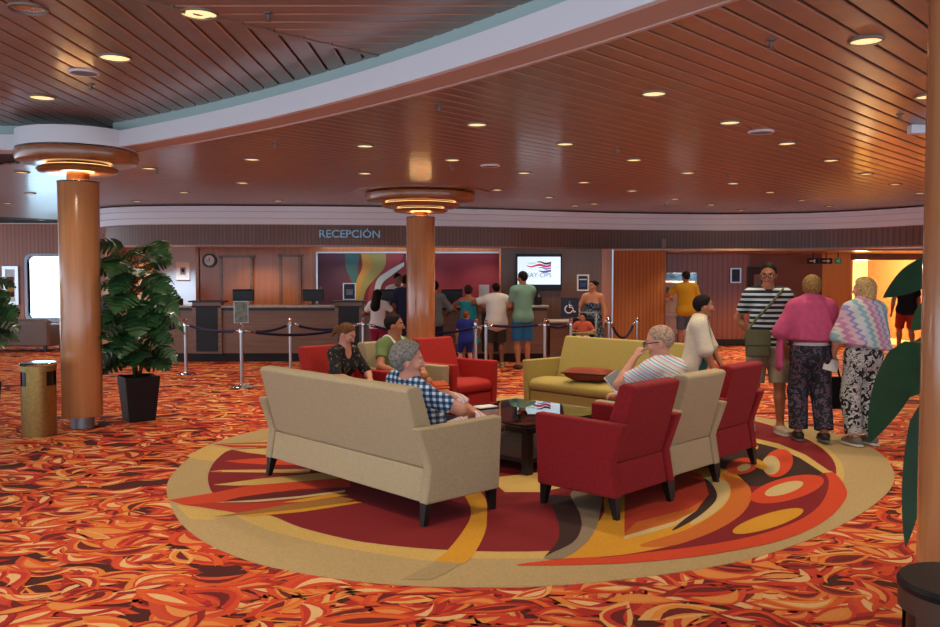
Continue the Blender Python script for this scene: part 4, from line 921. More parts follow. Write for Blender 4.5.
# book stand seen between column and plant
def stand(loc, w, h, label, name, mats_, leaflets, rz=0.0, header=None, group=None):
    r = empty(name, loc, rz, label, 'rack')
    b = MB()
    for s in (-1, 1): b.box((s*(w/2-.02), 0, h/2), (.04, .34, h))
    b.build('side_panel', [mats_[0]], r); b = MB(); b.box((0, .16, h/2), (w-.08, .02, h)); b.build('back_panel', [mats_[1]], r)
    for k in range(5): b = MB(); b.box((0, 0, .12+k*(h-.34)/4.0), (w-.08, .30, .025)); b.build('shelf', [mats_[0]], r)
    if header: b = MB(); b.box((0, -.17, h-.09), (w, .02, .17)); b.build('header_board', [header], r)
    k = 0
    for row in range(4):
        n = leaflets; zz = .135+row*(h-.34)/4.0
        for i in range(n):
            m = [M['paper'], mat_blue, M['paper'], mat_pink, M['paper']][(i*3+row*2) % 5]
            b = MB(); b.box((0, 0, .12), (.15, .012, .24)); o = b.build('brochure', [m]); c, s_ = math.cos(rz), math.sin(rz); lx = -w/2+.14+i*(w-.28)/max(1, n-1); ly = .02
            o.location = (loc[0]+lx*c-ly*s_, loc[1]+lx*s_+ly*c, loc[2]+zz); o.rotation_euler = (R45(-12), 0, rz)
            tag(o, 'brochure on the %s shelf of the %s, %s from its left side' % (['bottom', 'second', 'third', 'top'][row], 'white lobby rack' if header else 'wooden lounge stand', ordinal(i)), 'brochure', 'brochures on ' + ('the lobby rack' if header else 'the lounge stand'))
    return r
mat_blue = mat('brochure_blue', '#5a7fae', .6); mat_pink = mat('brochure_mauve', '#b58aa0', .6)
mat_hdr = mat('rack_header_print', '#4f7fae', .5, noise=.6, nscale=9)
a = D(677.5, 330, 18.9); stand((a[0], 18.95, 0), 35/F_PX*18.9, 1.72, 'white brochure rack with a blue header board in the lobby', 'brochure_rack', (M['white'], M['white']), 4, 0, mat_hdr)
a = P(111, 362); stand((a[0]-.05, a[1]+.3, 0), .75, 1.42, 'wooden leaflet stand half hidden between the column and the monstera', 'leaflet_stand', (M['gold'], M['paper']), 3)
# bins
def bin_(x, y, label, m, top):
    r = empty('waste_bin', (x, y, 0), 0, label, 'waste bin')
    b = MB(); n = 48; R_ = .187; vs = []; fs = []
    zs = [0.0, .03, .52, .52, .66, .66, .735]
    rows_ = [(0.163, 0.0), (0.165, .03), (0.168, .52), (0.168, .665), (0.174, .667), (0.174, .735)]
    for r_, z in rows_:
        for i in range(n): a = 2*math.pi*i/n; vs.append((r_*math.cos(a), r_*math.sin(a), z))
    for j in range(len(rows_)-1):
        for i in range(n):
            a = math.degrees(2*math.pi*(i+.5)/n) % 360
            if j == 2 and (195 < a < 255 or 320 < a or a < 25): continue    # the two drop openings
            fs.append((j*n+i, j*n+(i+1) % n, (j+1)*n+(i+1) % n, (j+1)*n+i))
    b.add(vs, fs); o = b.build('body', [m], r, smooth='auto', fix=False)
    MB().lathe([(.150, .02), (.150, .70)], 40).build('inner_liner', [M['black']], r, smooth='auto')
    MB().lathe([(.176, .725), (.178, .74), (.170, .752), (.05, .755), (.001, .755)], 48, cap=False).build('lid', [top], r, smooth='auto')
    return r
bin_(-4.45, 8.83, 'hammered bronze litter bin with a chrome lid beside the drum topped column', M['brass'], M['chrome'])
_b = bin_(1.43, 2.45, 'dark topped brown bin cut off by the lower corner of the picture', M['bronze'], M['blackgloss']); _b.rotation_euler.z = R45(-60)

# ------------------------------------------------------------------ plants
def leaf_mesh(b, base, dirv, nrm, L, W, notches=5, droop=.35, mi=0):
    d = Vector(dirv).normalized(); nv = Vector(nrm); nv = (nv-d*nv.dot(d)).normalized(); sd = d.cross(nv).normalized(); base = Vector(base)
    n = 30; mid = []; lo = []; ro = []
    for i in range(n+1):
        t = i/n; c = base+d*(L*t)*(1-.15*droop*t)-Vector((0, 0, 1))*(droop*L*t*t*.55); mid.append(c)
        w = W*(math.sin(math.pi*min(1, .12+.88*t)**.72)**.8 if t < .999 else 0)
        if t < .08: w = W*(.35+t*5)
        if notches and .15 < t < .92:
            ph = (t-.15)/.77*notches % 1.0
            if ph > .72: w *= .38
        fw = d*(w*.28)
        up = nv*(.16*w)-nv*(.30*w*(w/W)**2)
        lo.append(c-sd*w+fw+up); ro.append(c+sd*w+fw+up)
    vs = []
    for i in range(n+1): vs += [lo[i], mid[i], ro[i]]
    b.add(vs, [(3*i, 3*i+1, 3*i+4, 3*i+3) for i in range(n)]+[(3*i+1, 3*i+2, 3*i+5, 3*i+4) for i in range(n)], mi)
def monstera(name, loc, label, h0, h1, rad, nl, seed, pot=True, ph=.51, cols='leaf', size=(.17, .27), bias=None):
    rn = random.Random(seed); r = empty(name, loc, 0, label, 'plant')
    if pot:
        b = MB(); vs = []
        for z, s in ((0, .145), (ph, .192), (ph, .172), (ph-.05, .165)):
            vs += [(-s, -s, z), (s, -s, z), (s, s, z), (-s, s, z)]
        fs = [(3, 2, 1, 0)]+[(4*k+j, 4*k+(j+1) % 4, 4*k+4+(j+1) % 4, 4*k+4+j) for k in range(3) for j in range(4)]+[(12, 13, 14, 15)]
        b.add(vs, fs); p = b.build('planter', [M['planter']], r, bevel=.02, seg=3); p.rotation_euler.z = R45(36)
        b = MB(); b.box((0, 0, ph-.04), (.32, .32, .03)); q = b.build('soil', [M['soil']], r); q.rotation_euler.z = R45(36)
    st = MB(); lf = MB(); z0 = ph-.03 if pot else 0
    trunks = []
    for k in range(4):
        a = rn.uniform(0, 6.28); e = Vector((math.cos(a)*rad*.3, math.sin(a)*rad*.3, h0+(h1-h0)*rn.uniform(.55, .92))); s = Vector((math.cos(a)*.05, math.sin(a)*.05, z0))
        pts = [s.lerp(e, t/6)+Vector((rn.uniform(-.02, .02), rn.uniform(-.02, .02), 0)) for t in range(7)]; trunks.append(pts); st.tube(pts, [.018-.0015*i for i in range(7)], 8)
    for i in range(nl):
        f = (i+.5)/nl; z = h0+(h1-h0)*f; a = i*2.39996+rn.uniform(-.4, .4); rr = rad*(.45+.55*rn.random())*(1.0 if f < .75 else .85)*(.7 if f < .15 else 1)
        c = Vector((math.cos(a)*rr*.55, math.sin(a)*rr*.55, z)); L = rn.uniform(*size); out = Vector((math.cos(a), math.sin(a), rn.uniform(-.55, .25) if f < .8 else rn.uniform(-.2, .5)))
        tr = trunks[i % 4]; k = min(range(7), key=lambda q: abs(tr[q].z-(z-.12))); s = tr[k]
        m = s.lerp(c, .5)+Vector((0, 0, .06)); st.tube([s, m, c], [.008, .006, .005], 6)
        nrm = Vector((0, 0, 1))+out*.6+Vector((rn.uniform(-.3, .3), rn.uniform(-.8, -.2), 0)); leaf_mesh(lf, c, out, nrm, L*1.0, L*.52, 5, rn.uniform(.3, .9))
    st.build('stems', [M['stem']], r, smooth=True); lf.build('foliage', [M[cols]], r, smooth=True, fix=False)
    return r
monstera('potted_monstera', (-3.77, 9.74, 0), 'tall split leaf monstera in a square black planter beside the column', .62, 2.0, .48, 82, 3, size=(.26, .38))
monstera('potted_plant', (-5.30, 9.25, 0), 'dark leafy plant reaching in at the edge of the lounge', 1.0, 1.70, .42, 34, 5, size=(.22, .34))
# broad leaf plant behind the cut off column on the far side
def broad():
    r = empty('broad_leaf_plant', (2.95, 4.6, 0), 0, 'broad leafed plant reaching out from behind the cut off column', 'plant')
    b = MB(); vs = []
    for z, s in ((0, .15), (.42, .2), (.42, .18), (.38, .17)): vs += [(-s, -s, z), (s, -s, z), (s, s, z), (-s, s, z)]
    b.add(vs, [(3, 2, 1, 0)]+[(4*k+j, 4*k+(j+1) % 4, 4*k+4+(j+1) % 4, 4*k+4+j) for k in range(3) for j in range(4)]+[(12, 13, 14, 15)]); b.build('planter', [M['planter']], r, bevel=.02)
    O = Vector((2.95, 4.6, 0)); st = MB(); lf = MB()
    st.tube([(0, 0, .38), (.02, .02, .9), (-.02, .0, 1.5), (-.05, -.02, 1.85)], [.03, .026, .022, .012], 10)
    def L(pb, pt, Y0, Y1, wpx, nrm):
        a = Vector(D(*pb, Y0)); t = Vector(D(*pt, Y1)); d = t-a; W = wpx/F_PX*Y0/2
        leaf_mesh(lf, a-O, d, nrm, d.length*1.02, W, 0, 0.0)
        s = Vector((-.03, 0, min(1.8, max(.4, a.z-.15)))); st.tube([s, (s+(a-O))/2+Vector((0, 0, .05)), a-O], [.012, .009, .007], 8)
    L((938, 262), (884, 297), 4.2, 4.0, 27, (.15, -1, .45)); L((912, 342), (870, 441), 4.2, 4.0, 36, (-.55, -1, .25)); L((924, 405), (906, 545), 4.3, 4.2, 26, (-.9, -.9, .1))
    L((930, 335), (915, 388), 4.5, 4.4, 26, (-.5, -1, .2)); L((940, 360), (890, 400), 4.7, 4.6, 30, (-.2, -1, .5)); L((945, 300), (912, 330), 4.8, 4.7, 26, (-.2, -1, .4)); L((960, 240), (990, 200), 4.4, 4.2, 40, (0, -1, .4)); L((1000, 320), (1040, 400), 4.4, 4.2, 40, (0, -1, .4))
    st.build('stems', [M['stem']], r, smooth=True); lf.build('foliage', [M['leaf2']], r, smooth=True, fix=False)
broad()
# easel with a framed board in the corridor
def easel():
    a = D(864, 340, 21.6); r = empty('easel', (a[0], 21.7, 0.012), 0, 'wooden easel standing in the bright corridor', 'easel')
    for x in (-.22, .22): b = MB(); b.tube([(x*1.3, -.1, 0), (x*.2, .1, 1.35)], .02, 8); b.build('leg', [M['ringwood']], r)
    b = MB(); b.tube([(0, .45, 0), (0, .1, 1.3)], .02, 8); b.build('leg', [M['ringwood']], r); b = MB(); b.box((0, -.03, .62), (.6, .05, .04)); b.build('ledge', [M['ringwood']], r)
easel()
framed('wall_picture', 886, 262, 906, 284, 24.1, 'reddish framed picture on the cream corridor wall', 'picture', M['ringwood'], mat('print_redbrown', '#8a4a34', .7), [], .06)

# ------------------------------------------------------------------ people: bodies grown from a skeleton, one continuous surface each
def V3(*a): return np.array(a, float)
def unit(v): return v/(np.linalg.norm(v)+1e-9)
class Field:
    def __init__(s, lo, hi, h):
        s.lo = np.array(lo, float); s.h = h; s.n = np.ceil((np.array(hi)-s.lo)/h).astype(int)+1
        s.f = np.full(s.n, 9.0, np.float32); s.ax = [s.lo[i]+h*np.arange(s.n[i]) for i in range(3)]
    def add(s, pr, k=0.03, infl=0.0, clips=(), sub=False):
        lo, hi = pr.bb(); pad = abs(infl)+k+2.5*s.h
        i0 = np.maximum(0, np.floor((lo-pad-s.lo)/s.h).astype(int)); i1 = np.minimum(s.n, np.ceil((hi+pad-s.lo)/s.h).astype(int)+1)
        if (i1 <= i0).any(): return
        G = np.stack(np.meshgrid(*[s.ax[a][i0[a]:i1[a]] for a in range(3)], indexing='ij'), -1)
        d = pr.d(G)-infl
        for p, n in clips: d = np.maximum(d, (G-p)@n)
        sl = tuple(slice(i0[a], i1[a]) for a in range(3)); c = s.f[sl]
        if sub: q = np.maximum(k-np.abs(-d-c), 0)/max(k, 1e-6); s.f[sl] = np.maximum(c, -d)+q*q*k*.25
        else: q = np.maximum(k-np.abs(d-c), 0)/max(k, 1e-6); s.f[sl] = np.minimum(c, d)-q*q*k*.25
    def mesh(s, name, smooth=2):
        f = s.f; f[0] = f[-1] = 9; f[:, 0] = f[:, -1] = 9; f[:, :, 0] = f[:, :, -1] = 9
        ins = f < 0; c = np.zeros(np.array(f.shape)-1, np.int8)
        for dx in (0, 1):
            for dy in (0, 1):
                for dz in (0, 1): c += ins[dx:f.shape[0]-1+dx, dy:f.shape[1]-1+dy, dz:f.shape[2]-1+dz]
        act = (c > 0) & (c < 8); I = np.argwhere(act)
        if len(I) == 0: return None
        idx = np.full(act.shape, -1, np.int32); idx[act] = np.arange(len(I))
        cv = {(a, b, d): f[I[:, 0]+a, I[:, 1]+b, I[:, 2]+d] for a in (0, 1) for b in (0, 1) for d in (0, 1)}
        acc = np.zeros((len(I), 3)); cnt = np.zeros(len(I))
        for ax in range(3):
            for u in (0, 1):
                for v in (0, 1):
                    o = [0, 0, 0]; oth = [a for a in range(3) if a != ax]; o[oth[0]] = u; o[oth[1]] = v; o2 = list(o); o2[ax] = 1
                    a, b = cv[tuple(o)], cv[tuple(o2)]; m = (a < 0) != (b < 0); t = np.where(m, a/(a-b+1e-12), 0)
                    p = np.tile(np.array(o, float), (len(I), 1)); p[:, ax] = t; acc[m] += p[m]; cnt[m] += 1
        V = s.lo+s.h*(I+acc/np.maximum(cnt, 1)[:, None]); Q = []
        for ax in range(3):
            b, cc = [(1, 2), (2, 0), (0, 1)][ax]
            sl0 = [slice(None)]*3; sl1 = [slice(None)]*3; sl0[ax] = slice(0, -1); sl1[ax] = slice(1, None)
            A = ins[tuple(sl0)]; B = ins[tuple(sl1)]; E = np.argwhere(A != B); E = E[(E[:, b] > 0) & (E[:, cc] > 0) & (E[:, b] < f.shape[b]-1) & (E[:, cc] < f.shape[cc]-1)]
            def g(db, dc): q = E.copy(); q[:, b] += db; q[:, cc] += dc; return idx[q[:, 0], q[:, 1], q[:, 2]]
            q = np.stack([g(-1, -1), g(0, -1), g(0, 0), g(-1, 0)], 1); fl = ~A[E[:, 0], E[:, 1], E[:, 2]]; q[fl] = q[fl][:, ::-1]; Q.append(q)
        Q = np.concatenate(Q); Q = Q[(Q >= 0).all(1)]
        for _ in range(smooth):
            S = np.zeros_like(V); n = np.zeros(len(V))
            for a, b in ((0, 1), (1, 2), (2, 3), (3, 0)):
                np.add.at(S, Q[:, a], V[Q[:, b]]); np.add.at(S, Q[:, b], V[Q[:, a]]); np.add.at(n, Q[:, a], 1); np.add.at(n, Q[:, b], 1)
            V = V*.5+.5*S/np.maximum(n, 1)[:, None]
        me = bpy.data.meshes.new(name); me.vertices.add(len(V)); me.vertices.foreach_set('co', V.ravel())
        me.loops.add(4*len(Q)); me.loops.foreach_set('vertex_index', Q.ravel().astype(np.int32)); me.polygons.add(len(Q))
        me.polygons.foreach_set('loop_start', np.arange(len(Q), dtype=np.int32)*4); me.polygons.foreach_set('loop_total', np.full(len(Q), 4, np.int32))
        me.update(calc_edges=True); me.polygons.foreach_set('use_smooth', np.ones(len(Q), bool)); s.V = V
        return me
class Cone:     # tapered capsule, optionally flattened along one axis
    def __init__(s, a, b, ra, rb, flat=None, k=1.0): s.a = np.array(a, float); s.b = np.array(b, float); s.ra = ra; s.rb = rb; s.n = None if flat is None else unit(np.array(flat, float)); s.k = k
    def bb(s): r = max(s.ra, s.rb)*max(1, s.k); return np.minimum(s.a, s.b)-r, np.maximum(s.a, s.b)+r
    def d(s, G):
        a, b = s.a, s.b; p = G-a; ba = b-a
        if s.n is not None:
            p = p+(p@s.n)[..., None]*s.n*(1/s.k-1); ba = ba+(ba@s.n)*s.n*(1/s.k-1)
        t = np.clip((p@ba)/max(ba@ba, 1e-9), 0, 1); d = np.linalg.norm(p-t[..., None]*ba, axis=-1)-(s.ra+(s.rb-s.ra)*t)
        return d*(min(1, s.k)**.5 if s.n is not None else 1)
class Ell:
    def __init__(s, c, r, ax): s.c = np.array(c, float); s.r = np.array(r, float); s.R = np.array(ax, float)
    def bb(s): m = s.r.max(); return s.c-m, s.c+m
    def d(s, G):
        q = (G-s.c)@s.R.T; k0 = np.linalg.norm(q/s.r, axis=-1); k1 = np.linalg.norm(q/s.r**2, axis=-1); return k0*(k0-1)/np.maximum(k1, 1e-6)
def ik(a, c, l1, l2, hint):
    d = c-a; D_ = np.linalg.norm(d); D2 = min(max(D_, abs(l1-l2)+.01), (l1+l2)*.995); u = d/max(D_, 1e-6); c = a+u*D2
    x = (l1*l1-l2*l2+D2*D2)/(2*D2); h = math.sqrt(max(0, l1*l1-x*x)); w = np.array(hint, float); w = unit(w-u*(w@u)); return a+u*x+w*h, c
SKINS = {'fair': '#c98f72', 'tan': '#b0714f', 'warm': '#bd7f5c', 'brown': '#8a5638', 'pink': '#cf927a'}
vskin = vcol('skin', 0.5, 0.0, 1, 0.4)
def hair_mat(c):
    m = mat('hair_'+c[1:], c, 0.65, noise=.5, nscale=60, bump=.9); m.node_tree.nodes['Principled BSDF'].inputs['Specular IOR Level'].default_value = .15; return m
HM = {}
def person(label, loc, yaw, H=1.72, sit=False, w=1.0, fem=False, pelvis=None, lean=0, side=0, twist=0, head=(0, 0), hl=None, hr=None, el=(-1, -.6, -.3), er=(1, -.6, -.3), fl=None, fr=None, kl=None, kr=None,
           fdl=0, fdr=0, skin='warm', hair=None, hstyle='short', res=.013, wear=(), shoes=None, belly=0.0, group=None, extras=None, curl=.9, scale_head=1.0, fingers=True):
    s = H/1.75
    pz = (.50 if sit else .93*s); p = np.array(pelvis, float) if pelvis is not None else V3(0, 0, pz)
    la, si, tw = map(math.radians, (lean, side, twist)); ez = V3(0, 0, 1)
    u = unit(V3(math.sin(si), math.sin(la), math.cos(la)*math.cos(si))); r0 = V3(1, 0, 0); r = unit(V3(math.cos(tw), math.sin(tw), 0)); r = unit(r-u*(r@u)); fw = unit(np.cross(u, r)); f0 = V3(0, 1, 0)
    T = .50*s; nb = p+u*T; shw = (.158 if fem else .172)*s*w
    J = dict(p=p, u=u, r=r, f=fw, nb=nb, s=s)
    J['sl'] = p+u*(T-.045*s)-r*shw; J['sr'] = p+u*(T-.045*s)+r*shw
    J['hpl'] = p-r0*.09*s*w; J['hpr'] = p+r0*.09*s*w
    hy, hp = map(math.radians, head); hu_ = unit(.5*u+.8*ez)
    hc = nb+(.45*u+.55*ez)*.165*s+unit(np.cross(ez, r))*0.02*s
    hf = V3(-math.sin(hy)*math.cos(hp), math.cos(hy)*math.cos(hp), math.sin(hp)); hr_ = unit(np.cross(hf, ez)); hu = np.cross(hr_, hf); q = s*.97*scale_head
    J.update(hc=hc, hf=hf, hr=hr_, hu=hu)
    hl_chin = isinstance(hl, str)
    if hl_chin: hl = None
    ua, fa = .29*s, .25*s; tl, sl_ = (.43*s, .42*s)
    hl = np.array(hl if hl is not None else (-.24*w, .06, .80*s), float); hr = np.array(hr if hr is not None else (.24*w, .06, .80*s), float)
    if hl_chin: hl = hc+hf*.16*q-hu*.15*q-hr_*.05
    J['el'], J['wl'] = ik(J['sl'], hl, ua, fa, el); J['er'], J['wr'] = ik(J['sr'], hr, ua, fa, er)
    fl = np.array(fl if fl is not None else ((-.1, .46, .085) if sit else (-.095, -.01, .085)), float); fr = np.array(fr if fr is not None else ((.1, .46, .085) if sit else (.095, -.01, .085)), float)
    kl = kl or ((-.1, .3, 1) if sit else (-.1, 1, .1)); kr = kr or ((.1, .3, 1) if sit else (.1, 1, .1))
    J['kl'], J['al'] = ik(J['hpl'], fl, tl, sl_, kl); J['kr'], J['ar'] = ik(J['hpr'], fr, tl, sl_, kr)
    Pt = {}
    fk = .70
    Pt['pelvis'] = [(Cone(p-r0*.055*s*w-u*.02, p+r0*.055*s*w-u*.02, .112*s*w, .112*s*w, f0, .85), .05)]
    Pt['torso'] = [(Cone(p+u*.03*s, p+u*.19*s, .135*s*w, (.12 if fem else .132)*s*w, fw, fk), .06), (Cone(p+u*.19*s, p+u*.36*s, (.12 if fem else .132)*s*w, .15*s*w, fw, fk), .06),
                   (Cone(J['sl']+r*.03*s, J['sr']-r*.03*s, .062*s, .062*s), .05), (Cone(nb+u*.02*s, J['sl'], .05*s, .05*s), .04), (Cone(nb+u*.02*s, J['sr'], .05*s, .05*s), .04)]
    if belly: Pt['torso'].append((Ell(p+u*.13*s+fw*.05*s, (.125*s*w, (.09+belly)*s, .13*s), (r, fw, u)), .06))
    if fem:
        for sg in (-1, 1): Pt['torso'].append((Ell(p+u*.315*s+fw*.075*s+r*sg*.068*s, (.062*s, .055*s, .06*s), (r, fw, u)), .04))
    for sd, S_, E_, W_ in (('l', 'sl', 'el', 'wl'), ('r', 'sr', 'er', 'wr')):
        Pt['ua'+sd] = [(Cone(J[S_], J[E_], .054*s*w**.5, .041*s*w**.5), .035)]; m = J[E_]+(J[W_]-J[E_])*.3
        Pt['fa'+sd] = [(Cone(J[E_], m, .041*s, .041*s), .025), (Cone(m, J[W_], .041*s, .026*s), .025)]
        dv = unit(J[W_]-J[E_]); side_ = unit(np.cross(dv, ez) if abs(dv[2]) < .9 else r); nz = np.cross(side_, dv)
        if abs(dv[2]) >= .9: side_, nz = fw, (r if sd == 'l' else -r)      # hanging hand: palm faces the thigh
        Hd = []; pc = J[W_]+dv*.05*s
        Hd.append((Cone(J[W_], J[W_]+dv*.075*s, .030*s, .036*s, nz, .5), .02))
        thumb_side = side_ if sd == 'l' else -side_
        if abs(dv[2]) >= .9: thumb_side = fw
        if fingers:
            for i, (o, ln) in enumerate(((-.027, .066), (-.009, .074), (.009, .070), (.026, .056))):
                b0 = J[W_]+dv*.078*s+thumb_side*(-o)*s; cdir = -nz; k1 = unit(dv*math.cos(curl*.5)+cdir*math.sin(curl*.5)); k2 = unit(dv*math.cos(curl*1.3)+cdir*math.sin(curl*1.3))
                b1 = b0+k1*ln*.5*s; b2 = b1+k2*ln*.5*s; Hd += [(Cone(b0-dv*.02, b1, .0095*s, .009*s), .006), (Cone(b1, b2, .009*s, .0075*s), .004)]
            t0 = J[W_]+dv*.025*s+thumb_side*.022*s; t1 = t0+unit(dv*.7+thumb_side*.7-nz*.2)*.042*s; Hd += [(Cone(t0, t1, .012*s, .010*s), .012), (Cone(t1, t1+unit(dv*.95+thumb_side*.2-nz*.3)*.03*s, .010*s, .008*s), .006)]
        else: Hd.append((Cone(J[W_]+dv*.07*s, J[W_]+unit(dv-nz*.4)*.15*s, .03*s, .02*s, nz, .55), .02))
        Pt['hand'+sd] = Hd
    for sd, Hp, K_, A_, fd in (('l', 'hpl', 'kl', 'al', fdl), ('r', 'hpr', 'kr', 'ar', fdr)):
        Pt['th'+sd] = [(Cone(J[Hp], J[K_], .088*s*w, .056*s*w**.5), .05)]; m = J[K_]+(J[A_]-J[K_])*.33; bk = unit(np.cross(J[A_]-J[K_], r0))*.012
        Pt['sh'+sd] = [(Cone(J[K_], m-bk*0, .054*s, .055*s*w**.3), .03), (Cone(m, J[A_], .055*s*w**.3, .035*s), .03)]
        a = math.radians(fd); d = V3(-math.sin(a), math.cos(a), 0); A = J[A_]; J['fd'+sd] = d; fz = A[2]-.055*s
        Pt['foot'+sd] = [(Cone(A-d*.045*s+ez*(-.045*s), A+d*.13*s-ez*.055*s, .034*s, .026*s), .02), (Cone(A, A+d*.07*s-ez*.045*s, .036*s, .03*s), .03)]
    Pt['neck'] = [(Cone(nb-u*.03*s, hc-hf*.012*s-hu*.02*s, .055*s, .052*s), .03)]
    X_ = lambda a, b, c: hc+(hr_*a+hf*b+hu*c)*q
    AX = (hr_, hf, hu)
    Pt['head'] = [(Ell(X_(0, -.008, .028), np.array((.075, .096, .092))*q, AX), .02), (Cone(X_(0, .022, -.012), X_(0, .050, -.082), .066*q, .036*q, hr_, .92), .03),
                  (Cone(X_(0, .094, .016), X_(0, .112, -.026), .009*q, .0145*q), .012), (Ell(X_(0, .094, -.026), np.array((.018, .012, .009))*q, AX), .01),
                  (Cone(X_(-.034, .084, .030), X_(.034, .084, .030), .011*q, .011*q), .015), (Cone(X_(-.018, .086, -.056), X_(.018, .086, -.056), .0085*q, .0085*q), .01), (Ell(X_(0, .07, -.09), np.array((.024, .022, .016))*q, AX), .02)]
    for sg in (-1, 1):
        Pt['head'].append((Ell(X_(sg*.048, .066, -.022), np.array((.022, .02, .024))*q, AX), .02)); Pt['head'].append((Ell(X_(sg*.078, -.008, -.008), np.array((.010, .021, .033))*q, (unit(hr_+hf*-.35*sg), unit(hf+hr_*.35*sg), hu)), .008))
    pts = np.array([v for k, v in J.items() if isinstance(v, np.ndarray) and k in ('p', 'nb', 'sl', 'sr', 'el', 'er', 'wl', 'wr', 'kl', 'kr', 'al', 'ar', 'hc', 'hpl', 'hpr')])
    lo = pts.min(0)-np.array((.26, .26, .14)); hi = pts.max(0)+np.array((.26, .26, .18)); lo[2] = min(lo[2], -.03)
    F = Field(lo, hi, res)
    order = ['pelvis', 'torso', 'neck', 'head', 'thl', 'thr', 'shl', 'shr', 'footl', 'footr', 'ual', 'uar', 'fal', 'far', 'handl', 'handr']
    for nm in order:
        for pr, k in Pt[nm]: F.add(pr, k)
    for sg in (-1, 1): F.add(Ell(X_(sg*.032, .098, .008), np.array((.018, .018, .013))*q, AX), .012, sub=True)
    for sg in (-1, 1): F.add(Ell(X_(sg*.032, .080, .008), np.array((.013, .013, .0125))*q, AX), .003)
    me = F.mesh('person', 2); Vv = F.V
    L = np.stack([(Vv-hc)@hr_/q, (Vv-hc)@hf/q, (Vv-hc)@hu/q], 1); col = np.tile(np.array(lin(SKINS[skin])), (len(Vv), 1)); fr_ = L[:, 1] > .05
    ex = np.abs(L[:, 0]); 
    def paint(mask, c): col[mask] = lin(c)
    paint(fr_ & (ex < .026) & (L[:, 2] > -.066) & (L[:, 2] < -.046) & (L[:, 1] > .078), '#a4584c' if fem else '#a0604c')
    paint(fr_ & (((ex-.032)/.017)**2+((L[:, 2]-.008)/.0095)**2 < 1), '#e4ded6'); paint(fr_ & (((ex-.032)/.008)**2+((L[:, 2]-.008)/.009)**2 < 1), '#2a1c14')
    hcol = hair or '#2a1a12'
    paint(fr_ & (ex > .014) & (ex < .052) & (np.abs(L[:, 2]-.034+.1*np.abs(ex-.03)) < .006), hcol)
    ca = me.color_attributes.new('Col', 'FLOAT_COLOR', 'POINT'); ca.data.foreach_set('color', np.concatenate([col, np.ones((len(col), 1))], 1).ravel()); me.materials.append(vskin)
    o = bpy.data.objects.new('person', me); COL.objects.link(o); o.location = loc; o.rotation_euler.z = yaw; tag(o, label, 'person', group)
    def part(name, prims, m, k=.02, infl=0.0, smooth=2, clips=(), res_=None, cut=()):
        G = Field(lo, hi, res_ or res)
        for e in prims:
            pr, kk, ii, cl = (list(e)+[k, infl, ()][len(e)-1:])[:4] if isinstance(e, (tuple, list)) else (e, k, infl, ())
            G.add(pr, kk if kk is not None else k, infl if ii is None else ii, list(cl or ())+list(clips))
        for pr, kk in cut: G.add(pr, kk, sub=True)
        mm = G.mesh(name, smooth)
        if mm is None: return None
        mm.materials.append(m); c = bpy.data.objects.new(name, mm); COL.objects.link(c); c.parent = o; return c
    def take(names, infl, clips=()): return [(pr, max(k, .03), infl, clips) for nm in names for pr, k in Pt[nm]]
    # hair
    if hair:
        HMm = HM.get(hair) or HM.setdefault(hair, hair_mat(hair)); base = Ell(X_(0, -.012, .032), np.array((.086, .108, .102))*q, AX)
        def cl(pt, n): return (X_(*pt), unit(hr_*n[0]+hf*n[1]+hu*n[2]))
        face = cl((0, .046, .062), (0, .84, -.54)); nape = cl((0, -.06, -.062), (0, .25, -1)); nof = cl((0, .075, .0), (0, 1, -.15))
        if hstyle == 'short': pr = [(base, .02, 0, [face, nape])]
        elif hstyle == 'crop': pr = [(base, .02, -.006*q, [face, nape])]
        elif hstyle == 'full': pr = [(base, .02, .012*q, [face, cl((0, -.06, -.085), (0, .2, -1))])]
        elif hstyle == 'bald': pr = [(base, .02, -.009*q, [cl((0, .0, -.0), (0, 1, -.1)), nape, cl((0, -.02, .045), (0, .3, 1))])]
        elif hstyle == 'bob': pr = [(base, .03, .012*q, [face, nape]), (Cone(X_(0, -.045, .02), X_(0, -.05, -.075), .092*q, .085*q), .03, 0, [cl((0, .03, 0), (0, 1, 0)), cl((0, 0, -.105), (0, 0, -1))])]
        elif hstyle == 'long': pr = [(base, .03, .010*q, [face]), (Cone(X_(0, -.05, .02), X_(0, -.13, -.25), .098*q, .125*q, hf, .7), .04, 0, [cl((0, .0, 0), (0, 1, 0))])]
        elif hstyle == 'bun': pr = [(base, .02, 0, [face, nape]), (Ell(X_(0, -.135, .035), np.array((.042, .042, .045))*q, AX), .02, 0, ())]
        else: pr = [(base, .02, 0, [face, nape]), (Ell(X_(0, -.125, .0), np.array((.035, .035, .035))*q, AX), .015, 0, ()), (Cone(X_(0, -.13, -.01), X_(0, -.14, -.10), .032*q, .018*q), .02, 0, ())]
        ears = [(Cone(X_(sg*.07, -.012, -.022), X_(sg*.13, -.016, -.022), .030*q, .034*q), .01) for sg in (-1, 1)]+[(Cone(X_(sg*.07, .035, -.04), X_(sg*.12, .035, -.04), .032*q, .034*q), .01) for sg in (-1, 1)] if hstyle in ('short', 'crop', 'bald', 'bun', 'pony') or not fem and hstyle == 'full' else []
        part('hair', pr, HMm, res_=min(res, .009), smooth=1, cut=ears)
    wst = .10
    for nm, m, a in wear:
        if not sit and nm in ('shirt', 'blouse', 'jersey') and a.get('hem', .02) < .06: wst = a.get('hem', .02)-.055
    hemz = lambda d: (p+u*d*s, -u)
